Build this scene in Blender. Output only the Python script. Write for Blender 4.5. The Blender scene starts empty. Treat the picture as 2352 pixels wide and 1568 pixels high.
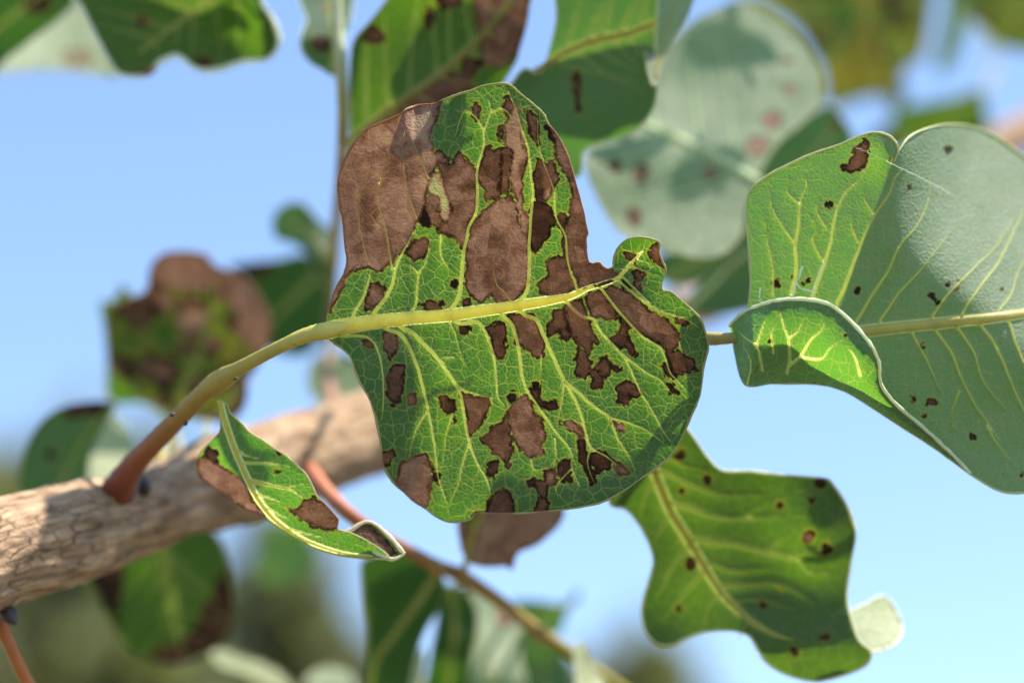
import bpy, math, random
import numpy as np
from mathutils import Vector, noise as mnoise
from mathutils.bvhtree import BVHTree

# ------------------------------------------------------------------ scene, camera, light
scene = bpy.context.scene
COL = scene.collection
scene.render.engine = 'CYCLES'
scene.cycles.use_denoising = True
scene.cycles.max_bounces = 10
scene.cycles.diffuse_bounces = 5
scene.cycles.transmission_bounces = 6
scene.view_settings.view_transform = 'Standard'
scene.view_settings.look = 'None'
scene.view_settings.gamma = 1.0
scene.view_settings.use_curve_mapping = False
scene.view_settings.exposure = 1.15

LENS, SENSOR, FOCUS, PITCH = 85.0, 36.0, 0.468, math.radians(22)
CAM = np.array((0.0, 0.0, 1.65))
FW = np.array((0, math.cos(PITCH), math.sin(PITCH)))
UP = np.array((0, -math.sin(PITCH), math.cos(PITCH)))
RT = np.array((1.0, 0, 0))
cam_d = bpy.data.cameras.new('camera')
cam = bpy.data.objects.new('camera', cam_d)
COL.objects.link(cam)
cam.location = CAM
cam.rotation_euler = (math.pi / 2 + PITCH, 0, 0)
cam_d.lens = LENS; cam_d.sensor_width = SENSOR
cam_d.clip_start = 0.02; cam_d.clip_end = 6000
cam_d.dof.use_dof = True
cam_d.dof.focus_distance = FOCUS
cam_d.dof.aperture_fstop = 5.9
scene.camera = cam

SUN = np.array((0.45, -0.085, 0.885)); SUN = SUN / np.linalg.norm(SUN)
el = math.asin(SUN[2]); az = math.atan2(SUN[0], SUN[1])
world = bpy.data.worlds.new('World'); scene.world = world
world.use_nodes = True
wn = world.node_tree
bg = wn.nodes['Background']
sky = wn.nodes.new('ShaderNodeTexSky')
sky.sky_type = 'NISHITA'; sky.sun_disc = False
sky.sun_elevation = el; sky.sun_rotation = az
sky.air_density = 1.0; sky.dust_density = 0.2; sky.ozone_density = 1.9
bg.inputs[1].default_value = 0.135
wn.links.new(sky.outputs[0], bg.inputs[0])
sl = bpy.data.lights.new('sun', 'SUN'); sl.energy = 5.0; sl.angle = math.radians(0.53); sl.color = (1, 0.935, 0.82)
so = bpy.data.objects.new('sun', sl); COL.objects.link(so)
so.rotation_euler = Vector(-SUN).to_track_quat('-Z', 'Y').to_euler()
so.location = (1, 0, 4)

S = SENSOR / LENS / 2352.0           # metres per plan unit per metre of distance
PX = S * 0.47                        # metres per plan unit at the plane of the main leaf


def P(x, y, d):
    """plan position (x right, y down, 2352 x 1568 units wide at distance d) -> world point"""
    x = np.asarray(x, float); y = np.asarray(y, float); d = np.asarray(d, float)
    return CAM + ((x - 1176) * S * d)[..., None] * RT + ((784 - y) * S * d)[..., None] * UP + d[..., None] * FW


# plan coordinates measured on enlarged details
def crop(x0, y0, k):
    return lambda pts: [(x0 + k * a, y0 + k * b) for a, b in pts]
c1 = crop(733.8, 169.3, .34808); c2 = crop(733.8, 639.7, .392); c3 = crop(1223.0, 526.8, .20404)
c4 = crop(1599.4, 263.4, .5702); c5 = crop(1364.2, 959.6, .38816); c6 = crop(0, 451.6, .408)
c7 = crop(1693.4, 301.1, .28796); c8 = crop(423.4, 893.8, .26996)

# ------------------------------------------------------------------ numeric helpers
def smooth_closed(pts, n=4):
    p = np.array(pts, float); m = len(p); out = []
    for i in range(m):
        a, b, c, d = p[i - 1], p[i], p[(i + 1) % m], p[(i + 2) % m]
        for t in np.arange(n) / n:
            out.append(0.5 * ((2 * b) + (c - a) * t + (2 * a - 5 * b + 4 * c - d) * t * t + (3 * b - a - 3 * c + d) * t ** 3))
    return np.array(out)

def smooth_open(pts, n=6):
    p = np.array(pts, float)
    q = np.vstack([2 * p[0] - p[1], p, 2 * p[-1] - p[-2]]); out = []
    for i in range(1, len(q) - 2):
        a, b, c, d = q[i - 1], q[i], q[i + 1], q[i + 2]
        for t in np.arange(n) / n:
            out.append(0.5 * ((2 * b) + (c - a) * t + (2 * a - 5 * b + 4 * c - d) * t * t + (3 * b - a - 3 * c + d) * t ** 3))
    out.append(p[-1])
    return np.array(out)

def seg_dist(pts, poly, closed=False):
    a = np.asarray(poly, float)
    b = np.roll(a, -1, 0) if closed else a[1:]
    if not closed: a = a[:-1]
    best = np.full(len(pts), 1e9); near = np.zeros((len(pts), 2))
    for k in range(len(a)):
        e = b[k] - a[k]; L = max((e * e).sum(), 1e-9)
        t = np.clip(((pts - a[k]) @ e) / L, 0, 1)
        q = a[k] + t[:, None] * e
        dd = ((pts - q) ** 2).sum(1)
        m = dd < best
        best[m] = dd[m]; near[m] = q[m]
    return np.sqrt(best), near

def inside(pts, poly):
    a = np.asarray(poly, float); b = np.roll(a, -1, 0)
    r = np.zeros(len(pts), bool); x, y = pts[:, 0], pts[:, 1]
    for k in range(len(a)):
        c = ((a[k, 1] > y) != (b[k, 1] > y))
        if c.any():
            xx = (b[k, 0] - a[k, 0]) * (y - a[k, 1]) / (b[k, 1] - a[k, 1] + 1e-12) + a[k, 0]
            r ^= c & (x < xx)
    return r

def sdist(pts, poly, cap=30.0):
    """signed distance, positive inside, capped"""
    poly = np.asarray(poly, float)
    out = np.full(len(pts), -cap)
    lo = poly.min(0) - cap; hi = poly.max(0) + cap
    m = ((pts >= lo) & (pts <= hi)).all(1)
    if m.any():
        q = pts[m]; d, _ = seg_dist(q, poly, True)
        out[m] = np.clip(np.where(inside(q, poly), d, -d), -cap, None)
    return out

def sstep(a, b, x):
    t = np.clip((x - a) / (b - a), 0, 1)
    return t * t * (3 - 2 * t)

# ------------------------------------------------------------------ object helpers
def thing(name, label, cat, loc, group=None):
    o = bpy.data.objects.new(name, None); COL.objects.link(o)
    o.location = loc; o.empty_display_size = 0.01
    o['label'] = label; o['category'] = cat
    if group: o['group'] = group
    return o

def mesh_obj(name, v, f, mat, root=None, parent=None, attrs=None, uv=None, smooth=True, label=None):
    v = np.asarray(v, float)
    off = np.array(root.location) if root is not None else np.zeros(3)
    me = bpy.data.meshes.new(name)
    me.from_pydata((v - off).tolist(), [], f if isinstance(f, list) else f.tolist())
    if smooth: me.polygons.foreach_set('use_smooth', np.ones(len(me.polygons), bool))
    for k, a in (attrs or {}).items():
        a = np.asarray(a, np.float32)
        if a.ndim == 1:
            at = me.attributes.new(k, 'FLOAT', 'POINT'); at.data.foreach_set('value', a)
        else:
            at = me.attributes.new(k, 'FLOAT_COLOR', 'POINT')
            at.data.foreach_set('color', np.hstack([a, np.ones((len(a), 1), np.float32)]).ravel())
    if uv is not None:
        at = me.attributes.new('plan', 'FLOAT_VECTOR', 'POINT')
        at.data.foreach_set('vector', np.hstack([uv, np.zeros((len(uv), 1))]).astype(np.float32).ravel())
    me.materials.append(mat)
    me.update()
    o = bpy.data.objects.new(name, me); COL.objects.link(o)
    o.parent = parent if parent is not None else root
    if label: o['label'] = label
    return o

def tube_data(pts, rad, ns=10, half=None, flat=1.0, jitter=0.0, cap=True, seed=0):
    """tapered tube through world points; half = facing vectors -> an open ridge on that side"""
    pts = np.asarray(pts, float); n = len(pts)
    rad = np.broadcast_to(np.asarray(rad, float), (n,))
    tan = np.gradient(pts, axis=0); tan /= np.linalg.norm(tan, axis=1)[:, None] + 1e-12
    rng = np.random.RandomState(seed)
    v = []; f = []
    if half is not None:
        nrm = np.asarray(half, float)
        nrm = nrm - (nrm * tan).sum(1)[:, None] * tan
    else:
        ref = np.array((0.13, 0.2, 1.0)); ref /= np.linalg.norm(ref)
        nrm = ref - (tan @ ref)[:, None] * tan
    nrm /= np.linalg.norm(nrm, axis=1)[:, None] + 1e-12
    bi = np.cross(tan, nrm)
    ang = np.linspace(-math.pi / 2, math.pi / 2, ns) if half is not None else np.arange(ns) / ns * 2 * math.pi
    for i in range(n):
        for a in ang:
            r = rad[i] * (1 + jitter * rng.uniform(-1, 1))
            v.append(pts[i] + bi[i] * r * math.sin(a) + nrm[i] * r * flat * math.cos(a))
    w = ns if half is None else ns - 1
    for i in range(n - 1):
        for j in range(w):
            k = (j + 1) % ns
            f.append([i * ns + j, i * ns + k, (i + 1) * ns + k, (i + 1) * ns + j])
    if cap and half is None:
        f.append(list(range(ns))[::-1]); f.append(list(range((n - 1) * ns, n * ns)))
    return np.array(v), f, ns

# ------------------------------------------------------------------ materials
class G:
    """small helper to write shader graphs as expressions"""
    def __init__(self, name):
        self.m = bpy.data.materials.new(name); self.m.use_nodes = True
        self.t = self.m.node_tree; self.t.nodes.clear()
        self.out = self.t.nodes.new('ShaderNodeOutputMaterial')
    def put(self, sock, v):
        if isinstance(v, bpy.types.NodeSocket): self.t.links.new(v, sock)
        elif v is not None:
            if isinstance(v, (tuple, list)) and len(v) == 3 and sock.type == 'RGBA': v = (*v, 1)
            sock.default_value = v
    def n(self, typ, props=None, **ins):
        nd = self.t.nodes.new('ShaderNode' + typ)
        for k, v in (props or {}).items(): setattr(nd, k, v)
        for k, v in ins.items():
            self.put(nd.inputs[int(k[1:])] if k[0] == 'i' and k[1:].isdigit() else nd.inputs[k], v)
        return nd
    def math(self, op, a, b=None, c=None):
        nd = self.t.nodes.new('ShaderNodeMath'); nd.operation = op
        self.put(nd.inputs[0], a); self.put(nd.inputs[1], b)
        if c is not None: self.put(nd.inputs[2], c)
        return nd.outputs[0]
    def step(self, x, a, b, lo=0.0, hi=1.0):
        nd = self.n('MapRange', dict(interpolation_type='SMOOTHSTEP'))
        self.put(nd.inputs[0], x)
        for i, v in ((1, a), (2, b), (3, lo), (4, hi)): self.put(nd.inputs[i], v)
        return nd.outputs[0]
    def mix(self, f, a, b, mode='MIX'):
        nd = self.n('Mix', dict(data_type='RGBA', blend_type=mode))
        self.put(nd.inputs[0], f); self.put(nd.inputs[6], a); self.put(nd.inputs[7], b)
        return nd.outputs[2]
    def attr(self, name, what='Fac'):
        return self.n('Attribute', dict(attribute_name=name)).outputs[what]
    def noise(self, vec, scale, detail=3, rough=0.55, out='Fac'):
        nd = self.n('TexNoise', Scale=scale, Detail=detail, Roughness=rough)
        if vec is not None: self.t.links.new(vec, nd.inputs['Vector'])
        return nd.outputs[out]
    def voro(self, vec, scale, feat='DISTANCE_TO_EDGE', rnd=0.9, out='Distance'):
        nd = self.n('TexVoronoi', dict(feature=feat, voronoi_dimensions='2D'), Scale=scale, Randomness=rnd)
        self.t.links.new(vec, nd.inputs['Vector'])
        return nd.outputs[out]
    def vmath(self, op, a, b):
        nd = self.t.nodes.new('ShaderNodeVectorMath'); nd.operation = op
        self.put(nd.inputs[0], a); self.put(nd.inputs[1], b)
        return nd.outputs[0]
    def ramp(self, f, stops):
        nd = self.t.nodes.new('ShaderNodeValToRGB'); e = nd.color_ramp.elements
        while len(e) < len(stops): e.new(0.5)
        for k, (p, c) in enumerate(stops): e[k].position = p; e[k].color = (*c, 1)
        self.put(nd.inputs[0], f)
        return nd.outputs[0]
    def bump(self, h, strength, dist):
        return self.n('Bump', Strength=strength, Distance=dist, Height=h).outputs[0]
    def surf(self, sh): self.t.links.new(sh, self.out.inputs[0]); return self.m

BROWN_R = [(0.0, (.010, .006, .005)), (.25, (.030, .015, .009)), (.55, (.115, .060, .037)), (.8, (.245, .145, .106)), (1.0, (.20, .185, .10))]
BROWN_T = [(0.0, (.004, .002, .001)), (.25, (.018, .007, .003)), (.55, (.050, .021, .009)), (.8, (.105, .050, .026)), (1.0, (.15, .15, .045))]

_lm = {}
def leaf_material(key, refl=(.048, .08, .052), refl2=(.036, .064, .04), trans=(.021, .070, .002), trans2=(.040, .102, .003),
                  net=(.14, .185, .02), net_amt=1.0, vein_w=5.0, spots=0.0, blotch=0.0, net_scale=3.1, bumpy=1.0, tone=.5, vein_t=(.60, .64, .25)):
    if key in _lm: return _lm[key]
    g = G(key)
    uv = g.attr('plan', 'Vector')
    dn = g.noise(uv, 5.0, 2, .5, 'Color')
    p = g.vmath('ADD', uv, g.vmath('MULTIPLY', g.vmath('SUBTRACT', dn, (.5, .5, .5)), (.13, .13, 0)))
    v1 = g.voro(p, net_scale); v2 = g.voro(p, net_scale * 2.7, rnd=1.0)
    l1 = g.step(v1, .012, .065, 1, 0)
    l2 = g.math('MULTIPLY', g.step(v2, .02, .13, 1, 0), g.math('MULTIPLY', g.step(g.noise(uv, 1.7, 2), .38, .60), .60))
    netm = g.math('MULTIPLY', g.math('MAXIMUM', g.math('MULTIPLY', l1, g.step(g.noise(uv, 1.1, 2), .28, .5, .45, 1.0)), l2), net_amt)
    sdf = g.attr('sdf')
    wob = g.math('MULTIPLY', g.math('SUBTRACT', g.noise(uv, 9.0, 4, .6), .5), 13.0)
    cellw = g.math('MULTIPLY', g.math('SUBTRACT', v1, .2), 9.0)
    fc = g.n('SeparateColor', None, Color=g.voro(p, net_scale * 2.7, 'F1', 1.0, 'Color')).outputs[0]
    wob = g.math('ADD', g.math('MULTIPLY', wob, .55), g.math('MULTIPLY', g.math('SUBTRACT', fc, .5), 6.5))
    sd = g.math('ADD', g.math('ADD', sdf, wob), g.math('MULTIPLY', cellw, g.step(sdf, -14, 0)))
    if blotch > 0:
        b = g.math('SUBTRACT', g.math('MULTIPLY', g.noise(uv, 1.1, 3, .55), 60.0), 60.0 * (1 - blotch))
        sd = g.math('MAXIMUM', sd, b)
    if spots > 0:
        vs = g.n('TexVoronoi', dict(feature='F1', voronoi_dimensions='2D'), Scale=1.25, Randomness=1.0)
        g.t.links.new(p, vs.inputs['Vector'])
        rad = g.math('MULTIPLY', g.step(g.n('SeparateColor', None, Color=vs.outputs['Color']).outputs[0], 1 - spots, 1.0), .17)
        sd = g.math('MAXIMUM', sd, g.math('MULTIPLY', g.math('SUBTRACT', rad, vs.outputs['Distance']), 70.0))
    bm = g.step(sd, -2.2, 2.2)
    edge = g.math('MULTIPLY', g.step(sd, 0.5, 10.0, 1, 0), g.step(g.noise(uv, 3.0, 2), .35, .65, .35, 1.0))
    seam = g.step(g.math('ADD', g.attr('seam'), g.math('MULTIPLY', g.math('ADD', wob, 3.0), .35)), .5, 4.5, 1, 0)
    edge = g.math('MAXIMUM', edge, g.math('MULTIPLY', seam, g.step(sdf, -2, 3, 0, .95)))
    halo = g.math('MULTIPLY', g.step(sd, -7, -1), g.math('SUBTRACT', 1, bm))
    big = g.step(g.noise(uv, 1.4, 4, .6), .3, .7)
    fine = g.noise(uv, 26.0, 3, .6)
    vd = g.attr('vd')
    vm = g.step(vd, vein_w * .38, vein_w * 1.0, 1, 0)
    vhal = g.step(vd, vein_w * .5, vein_w * 3.5, .30, 0)
    # brown tissue
    tn = g.math('ADD', g.attr('tone'), g.math('MULTIPLY', g.math('SUBTRACT', g.noise(uv, 2.4, 6, .72), .5), .95))
    cellc = g.n('SeparateColor', None, Color=g.voro(p, net_scale * .55, 'F1', 1.0, 'Color')).outputs[0]
    tn = g.math('ADD', tn, g.math('MULTIPLY', g.math('SUBTRACT', cellc, .5), .16))
    tn = g.math('ADD', tn, g.math('MULTIPLY', g.math('SUBTRACT', fine, .5), .22))
    speck = g.step(g.noise(uv, 19.0, 3, .6), .66, .72)
    tn = g.math('SUBTRACT', tn, g.math('ADD', g.math('MULTIPLY', speck, .25), .05))
    if blotch > 0 or spots > 0: tn = g.math('ADD', tn, 0.0)
    bveins = g.math('MULTIPLY', g.math('MAXIMUM', g.math('MULTIPLY', l1, .9), g.math('MULTIPLY', l2, .35)), g.step(g.attr('tone'), .35, .7, .02, .06))
    tnb = g.math('ADD', g.math('SUBTRACT', tn, g.math('MULTIPLY', edge, .58)), bveins)
    tnb = g.math('MINIMUM', tnb, g.math('MAXIMUM', g.attr('tone'), .84))
    br = g.ramp(tnb, BROWN_R); bt = g.ramp(tnb, BROWN_T)
    # green tissue
    gr = g.mix(big, refl, refl2)
    gr = g.mix(g.math('MULTIPLY', fine, .35), gr, tuple(c * .55 for c in refl))
    gr = g.mix(g.math('MULTIPLY', g.math('MAXIMUM', netm, vm), .40), gr, (.17, .21, .09))
    gt = g.mix(big, trans, trans2)
    gt = g.mix(g.math('MULTIPLY', g.step(fine, .35, .75), .30), gt, tuple(c * 1.5 for c in trans2))
    gt = g.mix(g.math('MULTIPLY', netm, .72), gt, net)
    gt = g.mix(vhal, gt, net)
    pin = g.math('MULTIPLY', g.step(g.noise(uv, 11.0, 2, .5), .73, .76), .75)
    gt = g.mix(pin, gt, (.012, .016, .003)); gr = g.mix(pin, gr, (.02, .02, .012))
    gt = g.mix(g.math('MULTIPLY', halo, .32), gt, (.24, .17, .01))
    gr = g.mix(g.math('MULTIPLY', halo, .25), gr, (.20, .14, .03))
    gt = g.mix(vm, gt, vein_t)
    bm2 = g.math('MULTIPLY', bm, g.math('SUBTRACT', 1, g.math('MULTIPLY', vm, .55)))
    R = g.mix(bm2, gr, br); T = g.mix(bm2, gt, bt)
    h = g.math('ADD', g.math('MULTIPLY', g.math('MAXIMUM', l1, g.math('MULTIPLY', l2, .8)), .8),
               g.math('ADD', g.math('MULTIPLY', g.noise(uv, 14.0, 4, .6), .9), g.math('MULTIPLY', g.step(v2, 0, .4), -.35)))
    h = g.math('ADD', h, g.math('MULTIPLY', bm2, g.math('SUBTRACT', g.math('MULTIPLY', g.noise(uv, 7.0, 5, .7), 2.2), 1.6)))
    nrm = g.bump(h, .55 * bumpy, .00028)
    pb = g.n('BsdfPrincipled', None, **{'Base Color': R, 'Roughness': .60, 'Specular IOR Level': .09, 'Normal': nrm})
    tl = g.n('BsdfTranslucent', None, Color=T, Normal=nrm)
    ad = g.n('AddShader', None, i0=pb.outputs[0], i1=tl.outputs[0])
    _lm[key] = g.surf(ad.outputs[0])
    return _lm[key]

def tube_material(key, refl=1.0, trans=.35, rough=.55, nscale=400, dark=.0):
    g = G(key)
    c = g.attr('col', 'Color')
    pos = g.n('NewGeometry').outputs['Position']
    nz = g.noise(pos, nscale, 4, .6)
    c2_ = g.mix(g.math('MULTIPLY', g.step(nz, .35, .75), .30), c, g.mix(1.0, c, (.62, .58, .55), 'MULTIPLY'))
    if dark > 0:
        sp = g.step(g.noise(pos, 900, 3, .6), .66, .72)
        c2_ = g.mix(g.math('MULTIPLY', sp, dark), c2_, (.03, .015, .008))
    nrm = g.bump(g.noise(pos, nscale * 2.2, 3, .6), .3, .0004)
    pb = g.n('BsdfPrincipled', None, **{'Base Color': g.mix(1.0, c2_, (refl, refl, refl), 'MULTIPLY'), 'Roughness': rough, 'Specular IOR Level': .18, 'Normal': nrm})
    if trans <= 0: return g.surf(pb.outputs[0])
    tl = g.n('BsdfTranslucent', None, Color=g.mix(1.0, c2_, (trans * 2, trans * 2, trans * 2), 'MULTIPLY'))
    ad = g.n('AddShader', None, i0=pb.outputs[0], i1=tl.outputs[0])
    return g.surf(ad.outputs[0])

VEIN_MAT = tube_material('vein_tissue', refl=.6, trans=.72, rough=.5)
MIDRIB_MAT = tube_material('midrib_tissue', refl=.95, trans=.36, rough=.45, dark=.5)
MARGIN_MAT = tube_material('hairy_leaf_margin', trans=.30, rough=.75)
STALK_MAT = tube_material('leaf_stalk_skin', trans=.0, rough=.55, nscale=260, dark=.35)
WEB_MAT = tube_material('spider_silk', trans=.3, rough=.4)

# ------------------------------------------------------------------ leaf builder
def ruffle(seed, amp, wl):
    r = np.random.RandomState(seed); ks = []
    for i in range(6):
        a = r.uniform(0, 2 * math.pi); w = wl * r.uniform(.7, 1.7)
        ks.append((math.cos(a) * 2 * math.pi / w, math.sin(a) * 2 * math.pi / w, r.uniform(0, 6.28), amp * r.uniform(.4, 1) / 2.2))
    return lambda x, y: sum(A * np.sin(kx * x + ky * y + ph) for kx, ky, ph, A in ks)

def depth_field(d0, c, gx=0, gy=0, bumps=(), ruf=None, mid=None, fold=0.0, curl=0.0, extra=None):
    """distance from the lens over the plan; gx, gy slopes (right / up), bumps (x, y, height mm towards lens, sx, sy)"""
    mm = 0.001
    def f(x, y):
        x = np.asarray(x, float); y = np.asarray(y, float)
        d = d0 + gx * (x - c[0]) * PX - gy * (y - c[1]) * PX
        for bx, by, h, sx, sy in bumps:
            d = d - h * mm * np.exp(-((x - bx) / sx) ** 2 / 2 - ((y - by) / sy) ** 2 / 2)
        if ruf: d = d + ruf(x, y) * mm
        if curl: d = d + curl * mm * (((x - c[0]) ** 2 + (y - c[1]) ** 2) / 300.0 ** 2)
        if mid is not None and fold:
            sh = x.shape
            q = np.stack([x.ravel(), y.ravel()], 1)
            dd, _ = seg_dist(q, mid)
            d = d + (fold * np.sqrt(dd ** 2 + 15 ** 2) * PX).reshape(sh)
        if extra: d = d + extra(x, y) * mm
        return d
    return f

def auto_veins(out, mid, n, ang=58, seed=0, start=.06, end=.93):
    rng = random.Random(seed); m = np.asarray(mid); seg = np.linalg.norm(np.diff(m, axis=0), axis=1)
    cum = np.concatenate([[0], np.cumsum(seg)]); L = cum[-1]; res = []
    cen = out.mean(0)
    for side in (-1, 1):
        for i in range(n):
            s = L * (start + (end - start) * (i + rng.uniform(.15, .6) + (.3 if side > 0 else 0)) / n)
            k = min(np.searchsorted(cum, s) - 1, len(seg) - 1); k = max(k, 0)
            t = (s - cum[k]) / seg[k]; p = m[k] + t * (m[k + 1] - m[k]); d = (m[k + 1] - m[k]) / seg[k]
            a = math.radians(ang + rng.uniform(-7, 7)) * side
            path = [p.copy()]; st = L * .05
            for j in range(26):
                dirv = np.array((d[0] * math.cos(a) - d[1] * math.sin(a), d[0] * math.sin(a) + d[1] * math.cos(a)))
                p = p + dirv * st; a -= side * math.radians(rng.uniform(-1.5, 4.0))
                if not inside(p[None], out)[0] or seg_dist(p[None], out, True)[0][0] < st * .5: break
                path.append(p.copy())
            if len(path) >= 3: res.append((np.array(path), None))
    return res

def blade(root, parent, name, outline, df, mat, cell=7.0, mid=None, mid_w=(14, 5), veins=(), patches=(), soft=(), vein_r=2.6,
          margin=3.0, margin_col=(.50, .50, .33), margin_brown=(.26, .13, .08), vein_col=(.34, .35, .10), mid_col=(.55, .50, .16), n_out=4,
          pillow=0.0, label=None, seed=0, mid_smooth=6, sharp=False, base_tone=.5, mid_col2=None, margin_jit=.25, grow=0.0, stain=None):
    """one leaf blade as a curved sheet with thickened margin, midrib and each side vein as its own ridge"""
    out = np.array(outline, float) if sharp else smooth_closed(outline, n_out)
    lo = out.min(0) - cell * 2; hi = out.max(0) + cell * 2
    nx = int((hi[0] - lo[0]) / cell) + 1; ny = int((hi[1] - lo[1]) / cell) + 1
    X, Y = np.meshgrid(lo[0] + np.arange(nx) * cell, lo[1] + np.arange(ny) * cell)
    pts = np.stack([X.ravel(), Y.ravel()], 1)
    ins = inside(pts, out); d, near = seg_dist(pts, out, True)
    snap = d < cell * .55
    pts = np.where(snap[:, None], near, pts)
    ok = ins | snap
    I = np.arange(nx * ny).reshape(ny, nx)
    q = np.stack([I[:-1, :-1], I[1:, :-1], I[1:, 1:], I[:-1, 1:]], -1).reshape(-1, 4)
    okq = ok[q]; full = okq.all(1)
    mcell = pts[q].mean(1)
    faces = q[full].tolist()
    for r, o in zip(q[okq.sum(1) == 3], okq[okq.sum(1) == 3]): faces.append(r[o].tolist())
    used = np.unique(np.concatenate([np.array(x) for x in faces])) if faces else np.array([], int)
    remap = -np.ones(nx * ny, int); remap[used] = np.arange(len(used))
    faces = [[int(remap[i]) for i in fc] for fc in faces]
    pv = pts[used]
    # fields
    sdf = np.full(len(pv), -30.0); tone = np.full(len(pv), base_tone)
    best = np.full(len(pv), -1e9); second = np.full(len(pv), -1e9)
    polys = []
    for pa in patches:
        poly, tn = pa[0], pa[1]
        polys.append((np.asarray(poly, float), tn))
    for poly, tn in polys:
        s = sdist(pv, poly)
        m = s > best
        second = np.where(m, best, np.maximum(second, s))
        tone = np.where(m, tn, tone); best = np.maximum(best, s)
        sdf = np.maximum(sdf, s)
    seam = np.clip(best - second, 0, 30); sdf = np.where(sdf > -29, sdf + grow, sdf)
    for poly, amt in soft:
        tone = tone + amt * sstep(-7, 10, sdist(pv, np.asarray(poly, float)))
    vd = np.full(len(pv), 99.0)
    vps = []
    for iv, (v, r) in enumerate(veins):
        if mid is not None:
            dq, nq = seg_dist(np.array([v[0]], float), smooth_open(mid, 6))
            if 2 < dq[0] < 75:
                dv = np.array(v[0]) - np.array(v[1]); dv = dv / (np.linalg.norm(dv) + 1e-9)
                nq2 = seg_dist((np.array(v[0]) + dv * dq[0] * .9)[None], smooth_open(mid, 6))[1][0]
                v = [tuple(nq2)] + [tuple(q_) for q_ in v]
        vp = smooth_open(v, 6); wr = np.random.RandomState(seed * 31 + iv)
        k_ = np.convolve(wr.normal(size=(len(vp) + 2)), (.3, .4, .3), 'valid')
        tg = np.gradient(vp, axis=0); tg /= np.linalg.norm(tg, axis=1)[:, None] + 1e-9
        vp = vp + np.stack([-tg[:, 1], tg[:, 0]], 1) * (k_ * .8 * np.minimum(np.arange(len(vp)), 6) / 6)[:, None]
        vps.append((vp, r))
    for vp, r in vps:
        rr = (r or vein_r)
        lo_ = vp.min(0) - 60; hi_ = vp.max(0) + 60
        mk = np.nonzero(((pv >= lo_) & (pv <= hi_)).all(1))[0]
        if len(mk) == 0: continue
        q = pv[mk]; dd_ = seg_dist(q, vp)[0]
        ti = np.argmin(((q[:, None, :] - vp[None]) ** 2).sum(2), 1) / (len(vp) - 1.0)
        vd[mk] = np.minimum(vd[mk], dd_ * vein_r / (rr * (.22 + .85 * (1 - ti) ** .8)))
    if mid is not None:
        mp = smooth_open(mid, mid_smooth)
        w = np.interp(np.linspace(0, 1, len(mp)), np.linspace(0, 1, len(mid_w)), mid_w)
        dm, _ = seg_dist(pv, mp)
        nm = np.full(len(pv), 1e18); wi = np.zeros(len(pv))
        for k_, q_ in enumerate(mp[::2]):
            dk = ((pv - q_) ** 2).sum(1); m = dk < nm; nm[m] = dk[m]; wi[m] = w[min(2 * k_, len(w) - 1)]
        vd = np.minimum(vd, np.maximum(dm - wi * .42, 0) * np.clip(9.0 / (wi + .1), 1, 3))
    def D(x, y, pil=None):
        dd = df(x, y)
        return dd
    dep = D(pv[:, 0], pv[:, 1])
    if pillow: dep = dep + pillow * .001 * (1 - np.exp(-vd / 14.0))
    W = P(pv[:, 0], pv[:, 1], dep)
    bo = mesh_obj(name, W, faces, mat, root, parent, dict(sdf=sdf, tone=np.clip(tone, 0, 1), vd=vd, seam=seam), uv=pv / 100.0, label=label)
    def facing(pp):
        e = 3.0
        a = P(pp[:, 0] + e, pp[:, 1], df(pp[:, 0] + e, pp[:, 1])) - P(pp[:, 0] - e, pp[:, 1], df(pp[:, 0] - e, pp[:, 1]))
        b = P(pp[:, 0], pp[:, 1] + e, df(pp[:, 0], pp[:, 1] + e)) - P(pp[:, 0], pp[:, 1] - e, df(pp[:, 0], pp[:, 1] - e))
        nn = np.cross(a, b); nn /= np.linalg.norm(nn, axis=1)[:, None]
        v = CAM - P(pp[:, 0], pp[:, 1], df(pp[:, 0], pp[:, 1]))
        s = np.sign((nn * v).sum(1)); s[s == 0] = 1
        return nn * s[:, None]
    k = 0
    for vp, r in vps:
        r = (r or vein_r)
        nn = len(vp)
        if nn < 3: continue
        rad = r * (.12 + .98 * (1 - np.linspace(0, 1, nn)) ** .8) * PX
        nv = facing(vp)
        wp = P(vp[:, 0], vp[:, 1], df(vp[:, 0], vp[:, 1])) + nv * .00004
        v, f, ns = tube_data(wp, rad, 6, half=nv, flat=.75)
        cc = np.array(vein_col)
        if polys:
            sv = np.max([sdist(vp, po) for po, _ in polys], 0); bb = sstep(2, 10, sv)[:, None]
            cl = cc * (1 - bb) + np.array((.30, .19, .10)) * bb
        else: cl = np.repeat(cc[None], nn, 0)
        mesh_obj('vein', v, f, VEIN_MAT, root, bo, dict(col=np.repeat(cl, ns, 0))); k += 1
    if mid is not None:
        nv = facing(mp)
        wp = P(mp[:, 0], mp[:, 1], df(mp[:, 0], mp[:, 1])) + nv * .00006
        v, f, ns = tube_data(wp, w * PX / 2, 9, half=nv, flat=.8)
        t = np.linspace(0, 1, len(mp))[:, None]
        c_ = np.array(mid_col) * (1 - t) + np.array(mid_col2 or mid_col) * t
        cv = np.repeat(c_, ns, 0)
        if stain:
            tv = np.repeat(t[:, 0], ns); pr = np.exp(-((tv - stain[0]) / stain[1]) ** 2)
            cn = np.array([mnoise.noise(Vector(a_) * 900) for a_ in v]) * .5 + .5
            cv = np.where((cn < pr * .56)[:, None], np.array((.045, .018, .008)), cv)
        mesh_obj('midrib', v, f, MIDRIB_MAT, root, bo, dict(col=cv))
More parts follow.
